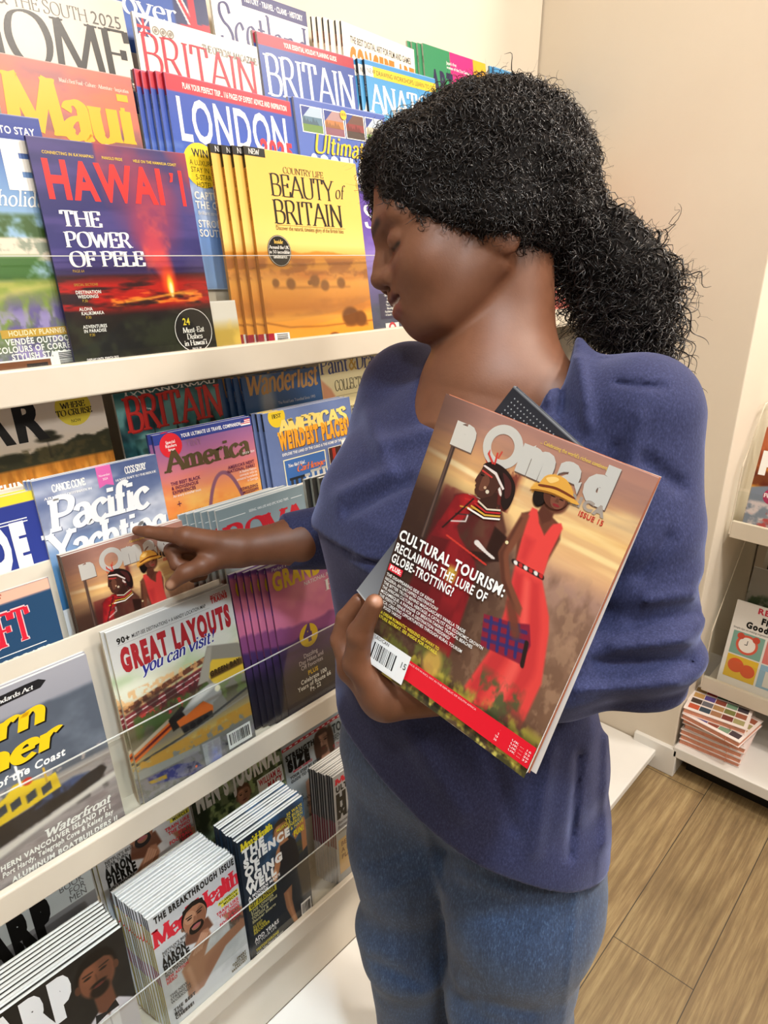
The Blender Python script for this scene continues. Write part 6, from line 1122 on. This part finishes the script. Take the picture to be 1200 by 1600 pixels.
mb = t.node('ShaderNodeMix', data_type='RGBA', blend_type='MULTIPLY'); mb.inputs[0].default_value = .6; t.link(ma.outputs[2], mb.inputs[6]); t.link(r3.outputs[0], mb.inputs[7]); t.link(mb.outputs[2], t.b.inputs['Base Color'])
t.p(Roughness=.8); t.b.inputs['Sheen Weight'].default_value = .15; t.bump(n1.outputs['Fac'], .3, .001); M['denim'] = t.m
jeans = fast_mesh('jeans', V, Q, M['denim'], person)
def shoe_sdf(W):
    d = None
    for h, k, a in LEGS:
        s = smin(cone(W, a+[.0, 0, -.04], a+BF*.15+[0, 0, -.055], .05, .042), cone(W, a, a-[0, 0, .05], .048, .05), .03); s = smax(s, .003-W[..., 2], .004); d = s if d is None else np.minimum(d, s)
    return smax(d, W[..., 2]-.11, .004)
V, Q = bake(shoe_sdf, (.42, .24, -.01), (.78, .62, .13), .006, one=False); fast_mesh('shoes', V, Q, simple('dark_canvas', '#23242a', .8), person)

# --- curly hair pulled back into a ponytail
PT = [P(900, 352, .80), P(945, 400, .80), P(975, 452, .79), P(1000, 505, .78)]
def hair_sdf(W):
    p = ((W-HO) @ HM.T).astype(np.float32); q = p.copy(); q[..., 2] = np.abs(q[..., 2])
    d = ellip(p, (-.032, .083, 0), (.110, .088, .094)); d = smin(d, ellip(p, (-.090, .048, 0), (.064, .076, .076)), .05)
    d = smin(d, ellip(q, (-.040, .035, .058), (.075, .055, .030)), .03)
    d = smin(d, ellip(p, (-.062, .0, 0), (.045, .045, .062)), .03); d = smin(d, ellip(q, (-.016, .006, .070), (.034, .036, .022)), .02); d = smin(d, ellip(q, (.040, .062, .046), (.046, .048, .027)), .025)
    d = smin(d, ellip(p, (.052, .115, 0), (.034, .042, .058)), .04)
    s = (p[..., 1]+.020-.75*p[..., 0]-.9*np.maximum(p[..., 0]-.058, 0))/1.4
    s2 = (p[..., 1]+.026-.25*p[..., 0])/1.03
    lim = smin(-s, -s2, .02)
    lim = np.where(p[..., 0] > -.02, smax(-s, -s2, .03), -s2)
    d = smax(d, lim, .022)
    d = d-.013*n3(W, 40, 51)-.010*n3(W, 85, 55)
    return d
def tail_sdf(W):
    d = chain(W, [hw(-.12, -.0, 0), PT[0], PT[1], PT[2], PT[3]], [.036, .031, .041, .046, .032], .03)
    return d-.020*n3(W, 36, 61)-.014*n3(W, 80, 65)
V, Q = bake(lambda W: smin(hair_sdf(W), tail_sdf(W), .02), *box_of([hw(.12, 0, 0), hw(-.2, 0, .12), hw(-.1, .2, -.12), hw(0, .2, 0), PT[3]-[0, 0, .07], PT[3]+[.05, .05, .0], PT[3]-[.05, .05, 0], PT[2]+camdir((.09, 0, 0))], .02), .0044)
hv, hq = V, Q
nrm = np.zeros_like(hv); fn = np.cross(hv[hq[:, 2]]-hv[hq[:, 0]], hv[hq[:, 3]]-hv[hq[:, 1]])
for k in range(4): np.add.at(nrm, hq[:, k], fn)
nrm /= np.linalg.norm(nrm, axis=1)[:, None]+1e-12
tailw = np.min([np.linalg.norm(hv-p, axis=1) for p in PT[1:]], axis=0) < .075
r_ = np.random.default_rng(5)
def curls(base, axis, out, L, rad, turns, th, n=16, ns=3):
    """base (m,3) start, axis (m,3) direction, out (m,3) outward: small helical locks as thin tubes"""
    m = len(base); t = np.linspace(0, 1, n)[None, :]
    side = np.cross(axis, out); ph = r_.uniform(0, 6.28, (m, 1)); a = ph+2*pi*turns[:, None]*t
    R_ = rad[:, None]*np.minimum(1, .3+t*2.2)
    C = base[:, None]+axis[:, None]*(L[:, None]*t)[..., None]+out[:, None]*(R_*np.cos(a)+rad[:, None]*.7)[..., None]+side[:, None]*(R_*np.sin(a))[..., None]
    T = np.gradient(C, axis=1); T /= np.linalg.norm(T, axis=2, keepdims=True)+1e-12
    u = np.cross(T, out[:, None]+.01); u /= np.linalg.norm(u, axis=2, keepdims=True)+1e-12; v = np.cross(T, u)
    w_ = (th[:, None]*np.sqrt(np.clip(1.02-t, 0, 1)))[..., None]
    rings = np.stack([C+w_*(cos(2*pi*k/ns)*u+sin(2*pi*k/ns)*v) for k in range(ns)], 2)
    idx = np.arange(m*n*ns).reshape(m, n, ns); F = []
    for k in range(ns): F.append(np.stack([idx[:, :-1, k], idx[:, :-1, (k+1) % ns], idx[:, 1:, (k+1) % ns], idx[:, 1:, k]], -1).reshape(-1, 4))
    return rings.reshape(-1, 3), np.concatenate(F)
def flow(pos, nr):
    """combed back towards the tie, falling along the tail"""
    d = PT[0]-pos; far = np.linalg.norm(pos-PT[0], axis=1); d = d/(far[:, None]+1e-9)
    return d
HV = []; HQ = []; hb = 0
def addc(V, F):
    global hb
    HV.append(V); HQ.append(F+hb); hb += len(V)
sk = np.flatnonzero(~tailw); tl = np.flatnonzero(tailw)
def batch(idx, m, Lr, rr, tr, thr, jit, down):
    i = r_.choice(idx, m); b = hv[i]-nrm[i]*.004; o = nrm[i]
    ax = flow(b, o)*(1-down)+np.array([0, 0, -1.0])*down+r_.normal(0, jit, (m, 3)); ax -= o*np.sum(ax*o, 1)[:, None]*(.9 if down < .5 else .55); ax /= np.linalg.norm(ax, axis=1)[:, None]
    addc(*curls(b, ax, o, r_.uniform(*Lr, m), r_.uniform(*rr, m), r_.uniform(*tr, m), r_.uniform(*thr, m)))
batch(sk, 11000, (.016, .040), (.0022, .0050), (1.2, 3.0), (.0004, .0010), .75, .1)
batch(tl, 2600, (.025, .060), (.0030, .0062), (1.5, 3.5), (.0004, .0010), .5, .75)
# loose ringlets at the end of the tail and flyaways round the crown
i = r_.choice(tl, 420); b = hv[i]; ax = np.array([0, 0, -1.0])+camdir((.35, 0, 0))+r_.normal(0, .25, (420, 3)); ax /= np.linalg.norm(ax, axis=1)[:, None]; o = np.cross(ax, r_.normal(0, 1, (420, 3))); o /= np.linalg.norm(o, axis=1)[:, None]
addc(*curls(b, ax, o, r_.uniform(.045, .085, 420), r_.uniform(.004, .008, 420), r_.uniform(1.6, 3.4, 420), r_.uniform(.0008, .0015, 420), 28, 4))
i = r_.choice(len(hv), 500); b = hv[i]; o = nrm[i]; ax = o+r_.normal(0, .7, (500, 3)); ax /= np.linalg.norm(ax, axis=1)[:, None]
addc(*curls(b, ax, np.cross(ax, o+.01), r_.uniform(.012, .032, 500), r_.uniform(.002, .005, 500), r_.uniform(.6, 1.6, 500), r_.uniform(.00010, .00018, 500)))
t = NT('black_curly_hair'); n1 = t.noise(180, 3); r1 = t.ramp(n1.outputs['Fac'], [(.35, '#14100f'), (.7, '#2a2220')]); t.link(r1.outputs[0], t.b.inputs['Base Color']); t.p(Roughness=.33); t.b.inputs['Specular IOR Level'].default_value = .55
M['hair'] = t.m
M['hair_in'] = simple('hair_roots', '#171210', .8, '#0f0c0b', 90, .15)
hair = fast_mesh('hair', np.concatenate(HV), np.concatenate(HQ), M['hair'], person)
fast_mesh('hair_mass', hv, hq, M['hair_in'], hair)
tie = MB(); c0 = hw(-.135, -.002, 0); c1_ = PT[0]; ax_ = unit(PT[1]-c0); u_ = unit(np.cross(ax_, (0, 0, 1))); v_ = np.cross(ax_, u_); cc = PT[0]-ax_*.008
tie.tube([cc+.034*(cos(a)*u_+sin(a)*v_) for a in np.linspace(0, 2*pi, 25)], .008, 8).build('hair_tie', M['black'], hair, True)

# ------------------------------------------------------------------ the magazines she holds
HR = np.array([[0.047, 0.9677, 0.2475], [-0.981, 0.0914, -0.1713], [-0.1884, -0.2347, 0.9536]]); HT = np.array([0.4322, 0.4315, 1.1544])
HR[:, 0] = unit(HR[:, 0]); HR[:, 2] = unit(HR[:, 2]-HR[:, 0]*(HR[:, 2]@HR[:, 0])); HR[:, 1] = np.cross(HR[:, 2], HR[:, 0])
def pose(o, Rm_, T_):
    m = Matrix.Identity(4)
    for i in range(3):
        for j in range(3): m[i][j] = Rm_[i][j]
        m[i][3] = T_[i]
    o.matrix_world = m
a = c_nomad(.205, .285, True)
a.R(0, .875, 0, .875, '#ffffff')
ov = Art(.205, .285, 4)
a.S([(.2, .958), (1.0, .962), (1.0, .885), (.2, .885)], '#e8182c')
for k, x in enumerate((.19, .36, .53, .70, .86)):
    for j in range(4): a.T(['AUSTRALIA', 'EGYPT', 'KENYA', 'NIGERIA', 'UK'][k]+' ... '+str(12+7*j+k), x+.03, .912+.0115*j, .0066, '#f4d8d8', .10, bd=.02)
a.T('COVER PRICE: R79.90 INCL VAT IN THE REPUBLIC OF SOUTH AFRICA', .24, .899, .0065, '#f4d8d8', .45)
held = empty('magazine', (0, 0, 0)); c_, p_ = mag_mesh(a, .006, spine='#4a3228', back='#b0684a', curl=.006); c_.parent = held; p_.parent = held
st = Art(.05, .032, 6); st.C[:] = 1; st.bars(.06, .14, .78, .95, 5); st.T('USD/CAN', .08, .13, .11, K_); st.T('15', .9, .5, .2, K_, al='c'); 
sV = [np.array([(0, 0, 0), (.05, 0, 0), (.05, 0, .032), (0, 0, .032)])]; sF = [(0, 1, 2, 3)]; sC = [np.tile(srgb('#f4f2f0'), (4, 1))]; nb_ = 4; d_ = .0002
for U, f, c, fo in st.over: sV.append(np.stack([U[:, 0], np.full(len(U), -d_), U[:, 1]], 1)); sF += [tuple(q+nb_ for q in g) for g in f]; sC.append(np.tile(c, (len(U), 1))); nb_ += len(U); d_ += .00001
sk_ = mesh_obj('barcode_sticker', np.concatenate(sV), sF, M['print'], held, ink=np.concatenate(sC)); sk_.location = (.012, -.0062, .006)
bc = MB().box(0, 0, 0, .205, .0003, .2835).build('back_cover', simple('back_cover_print', '#d8cfc8', .4, '#cfc2b8', 12), held); bc.location = (.0050, .0066, -.002); bc.rotation_euler = (0, -radians(1.1), radians(.4))
pose(held, HR, HT); tag(held, 'large brown magazine of a man and a woman in red, held against the navy top', 'magazine')
b2 = Art(.135, .268, 60).grad([(0, '#26262c'), (.5, '#2f2f36'), (1, '#8a8c90')])
for ky in range(9):
    for kx in range(14-ky): b2.O(.06+.030*kx, .03+.016*ky, .0055, '#9a9a9c', n=6)
b2.ell(.6, .3, .3, .1, '#3a3a44', .8)
h2 = empty('magazine', (0, 0, 0)); c_, p_ = mag_mesh(b2, .006, spine='#a8a8ac', back='#4a4a50'); c_.parent = h2; p_.parent = h2
an = radians(-19.7); S2 = np.array([[cos(an), 0, -sin(an)], [0, 1, 0], [sin(an), 0, cos(an)]])
tl_loc = np.array([.058, .0095, .312]); R2 = HR @ S2; T2 = HT+HR@tl_loc-R2@np.array([0, 0, .268]); pose(h2, R2, T2)
tag(h2, 'dark grey magazine with a dotted corner, tucked behind the large brown one in her hand', 'magazine')

# ------------------------------------------------------------------ the second rack on the right
rr = empty('magazine_rack', (0, 0, 0)); tag(rr, 'cream rack at the right edge with one upper pocket and floor shelf', 'magazine rack')
YA, YB = .494, -.6
MB().box(1.885, YB, .075, 2.5, YA, .112).build('bottom_shelf', M['white'], rr, bevel=.003)
MB().box(1.95, YB, .0, 2.4, YA-.03, .075).build('plinth', M['black'], rr)
MB().box(2.42, YB, .1, 2.44, YA, 2.6).build('back_panel', M['wall'], rr)
def pocket(x, zb, lip, top, dx):
    MB().box(x-.012, YB, zb-.005, x, YA-.012, zb+lip).build('lip', M['cream'], rr, bevel=.002)
    MB().box(x, YB, zb-.005, 2.42, YA-.012, zb+.008).build('shelf_board', M['cream'], rr)
    o = MB(); o.add([(x-.012, YA-.012, zb), (x-.012, YA-.012, zb+lip+.16), (x+dx, YA-.012, top), (x+dx+.16, YA-.012, top), (x+dx+.16, YA-.012, zb), (x-.012, YA-.009, zb), (x-.012, YA-.009, zb+lip+.16), (x+dx, YA-.009, top), (x+dx+.16, YA-.009, top), (x+dx+.16, YA-.009, zb)],
        [(0, 1, 2, 3, 4), (9, 8, 7, 6, 5), (0, 5, 6, 1), (1, 6, 7, 2), (2, 7, 8, 3), (3, 8, 9, 4), (4, 9, 5, 0)]); o.build('side_panel', M['acrylic'], rr)
    MB().tube([(x-.012, YA-.0105, zb+.005), (x-.012, YA-.0105, zb+lip+.16), (x+dx, YA-.0105, top), (x+dx+.16, YA-.0105, top)], .0022, 6).build('side_edge', M['cream'], rr)
    MB().box(x-.013, YB, zb+lip, x-.011, YA-.012, zb+lip+.09).build('acrylic_guard', M['acrylic'], rr)
pocket(1.99, .80, .045, 1.16, .09); pocket(2.02, .27, .045, .72, .16)
def mag_r(fn, x, y, z, w, h, lean, label, **kw):
    c, p = mag_mesh(fn(w, h), .006, **kw); r = empty('magazine', (x, y, z), (-radians(lean), 0, -pi/2)); c.parent = r; p.parent = r; tag(r, label, 'magazine'); return r
def c_people(w, h):
    a = Art(w, h, 110).grad([(0, '#a85a3c'), (.3, '#c06a3c'), (.5, '#e0a03a'), (1, '#d8983c')]); a.nz('#7a3420', 5, 5, .5, .2, 3, .1, .6, .05, .7); a.nz('#5a2418', 4, 6, .55, .15, 6, .4, .6, .03, .8); a.poly([(0, .62), (.2, .58), (.5, .7), (.5, 1), (0, 1)], '#7a8494', .02); a.nz('#d8c8c8', 9, 9, .5, .15, 9, .75, 1.1, .03, .9); a.nz('#b03a3a', 9, 12, .58, .12, 12, .8, 1.1, .03, .9)
    a.T('PEOPLE', .04, .46, .2, W_, 1.4, bd=.08); a.O(.27, .68, .105, '#a8325a'); a.T('People', .27, .695, .04, W_, al='c', f='s', tk=.22, tn=.1); return a
def c_simple(w, h):
    a = Art(w, h, 120); a.C[:] = srgb('#e6e2dc'); a.T('REALSIMPLE', .3, .085, .06, '#c83a4c', .8, bd=.04); a.T('Finding', .38, .19, .066, K_, bd=.06); a.T('Good Habits', .2, .275, .066, K_, bd=.06); a.T('Simple tips on making organised living easy', .04, .315, .022, '#4a4a48')
    for x0, y0, c in ((.06, .34, '#7fa89a'), (.52, .34, '#d87a74'), (.06, .62, '#e0b83a'), (.52, .62, '#8fb4cc')): a.R(x0, y0, x0+.43, y0+.265, c)
    a.O(.275, .47, .15, '#d8604a'); a.O(.275, .47, .115, '#efe8e0'); a.R(.27, .42, .28, .47, K_); a.R(.24, .466, .28, .474, K_); a.O(.17, .385, .05, '#c8503c'); a.O(.38, .385, .05, '#c8503c'); a.O(.2, .73, .11, '#d85a34'); a.O(.37, .76, .1, '#d85a34'); a.O(.72, .5, .09, '#b03a5a'); a.R(.66, .44, .78, .6, '#c04a66'); a.R(.6, .68, .9, .86, '#d8d4cc'); return a
def c_simpleb(w, h):
    a = Art(w, h, 100).grad([(0, '#8a8478'), (.5, '#7a7468'), (1, '#5a5448')]); a.nz('#35452c', 8, 8, .5, .15, 3, .3, 1, .05, .9); a.T('REALSIMPLE', .4, .12, .06, '#d8d4c8', .6, bd=.03); return a
def c_dark(w, h):
    a = Art(w, h, 80); a.C[:] = srgb('#2c3430'); a.nz('#3c463c', 4, 4); a.R(0, 0, .06, 1, '#cfc8b8'); a.T('HOME', .2, .2, .1, '#d8d0c0', .6, f='s'); return a
mag_r(c_people, 2.025, .468, .83, .21, .275, 12, 'orange celebrity magazine in the upper pocket at the right edge', spine='#c8b0a0')
mag_r(c_plain('#a86a5a', '#c89a8a', 'WEEK', '#f0e0d8', 4), 2.075, .455, .90, .21, .275, 12, 'pinkish magazine behind the orange celebrity magazine at the right edge')
mag_r(c_simple, 2.045, .452, .29, .205, .275, 11, 'white magazine with a red alarm clock and four coloured squares, right edge')
mag_r(c_simpleb, 2.105, .440, .385, .205, .275, 11, 'grey brown plant magazine behind the alarm clock magazine')
mag_r(c_dark, 2.165, .425, .47, .205, .275, 11, 'dark green magazine at the back of the lower right pocket')
# stacked notebooks
SW = ['#4a3a36', '#6a6a72', '#b08a5a', '#7a7a44', '#9a5a44', '#c0965a', '#5a4a8a', '#8a4a3c', '#7a9a80', '#4a4248', '#a88a5a', '#b03a3a', '#4a7a4a', '#4a3a38', '#c8a04a', '#c85a3c', '#3a4a5a', '#a87a5a', '#7a3a34', '#a8a070']
def notebook(x, y, z, rot, label):
    r = empty('notebook', (x, y, z), (0, 0, radians(rot))); w_, d_, h_ = .175, .155, .019
    V = []; F = []; C = []
    def q(pts, c):
        b = len(V); V.extend(pts); F.append(tuple(range(b, b+len(pts)))); C.extend([srgb(c)]*len(pts))
    for z0, z1 in ((0, .0022), (h_-.0022, h_)):
        for f_ in BOXF:
            v8 = [(0, 0, z0), (w_, 0, z0), (w_, d_, z0), (0, d_, z0), (0, 0, z1), (w_, 0, z1), (w_, d_, z1), (0, d_, z1)]; q([v8[i] for i in f_], '#efe4e0')
    for j in range(4):
        for i in range(5):
            x0 = .01+i*.0315; y0 = .012+j*.034; z1 = h_+.0002; q([(x0, y0, z1), (x0+.03, y0, z1), (x0+.03, y0+.026, z1), (x0, y0+.026, z1)], SW[(j*5+i+int(z*500)) % 20])
    q([(-.0005, 0, .0022), (-.0005, 0, h_), (-.0005, d_, h_), (-.0005, d_, .0022)], '#efe4e0')
    mesh_obj('cover', V, F, M['print'], r, ink=np.array(C))
    MB().box(.002, .003, .0022, w_-.003, d_-.003, h_-.0022).build('pages', M['peach'], r)
    MB().tube([(w_-.04, -.0006, .002), (w_-.04, -.0012, h_/2), (w_-.04, -.0006, h_-.001)], .0012, 5).build('elastic_band', M['peach'], r)
    tag(r, label, 'notebook', 'notebooks stacked on the floor shelf'); return r
M['peach'] = simple('peach_page_edges', '#e8a184', .8, '#dc9478', 200)
NL = ['at the bottom of', 'second from the bottom of', 'third from the bottom of', 'in the middle of', 'third from the top of', 'second from the top, turned, in', 'on top of']
for k in range(7): notebook(1.905+[.004, .002, .0, .006, .002, -.004, -.002][k], .49+[0, -.002, 0, -.006, 0, .004, .004][k], .1125+.0196*k, -90+[4, 2, 3, 1, 5, -8, 6][k], f"colour square notebook with peach page edges {NL[k]} the stack")
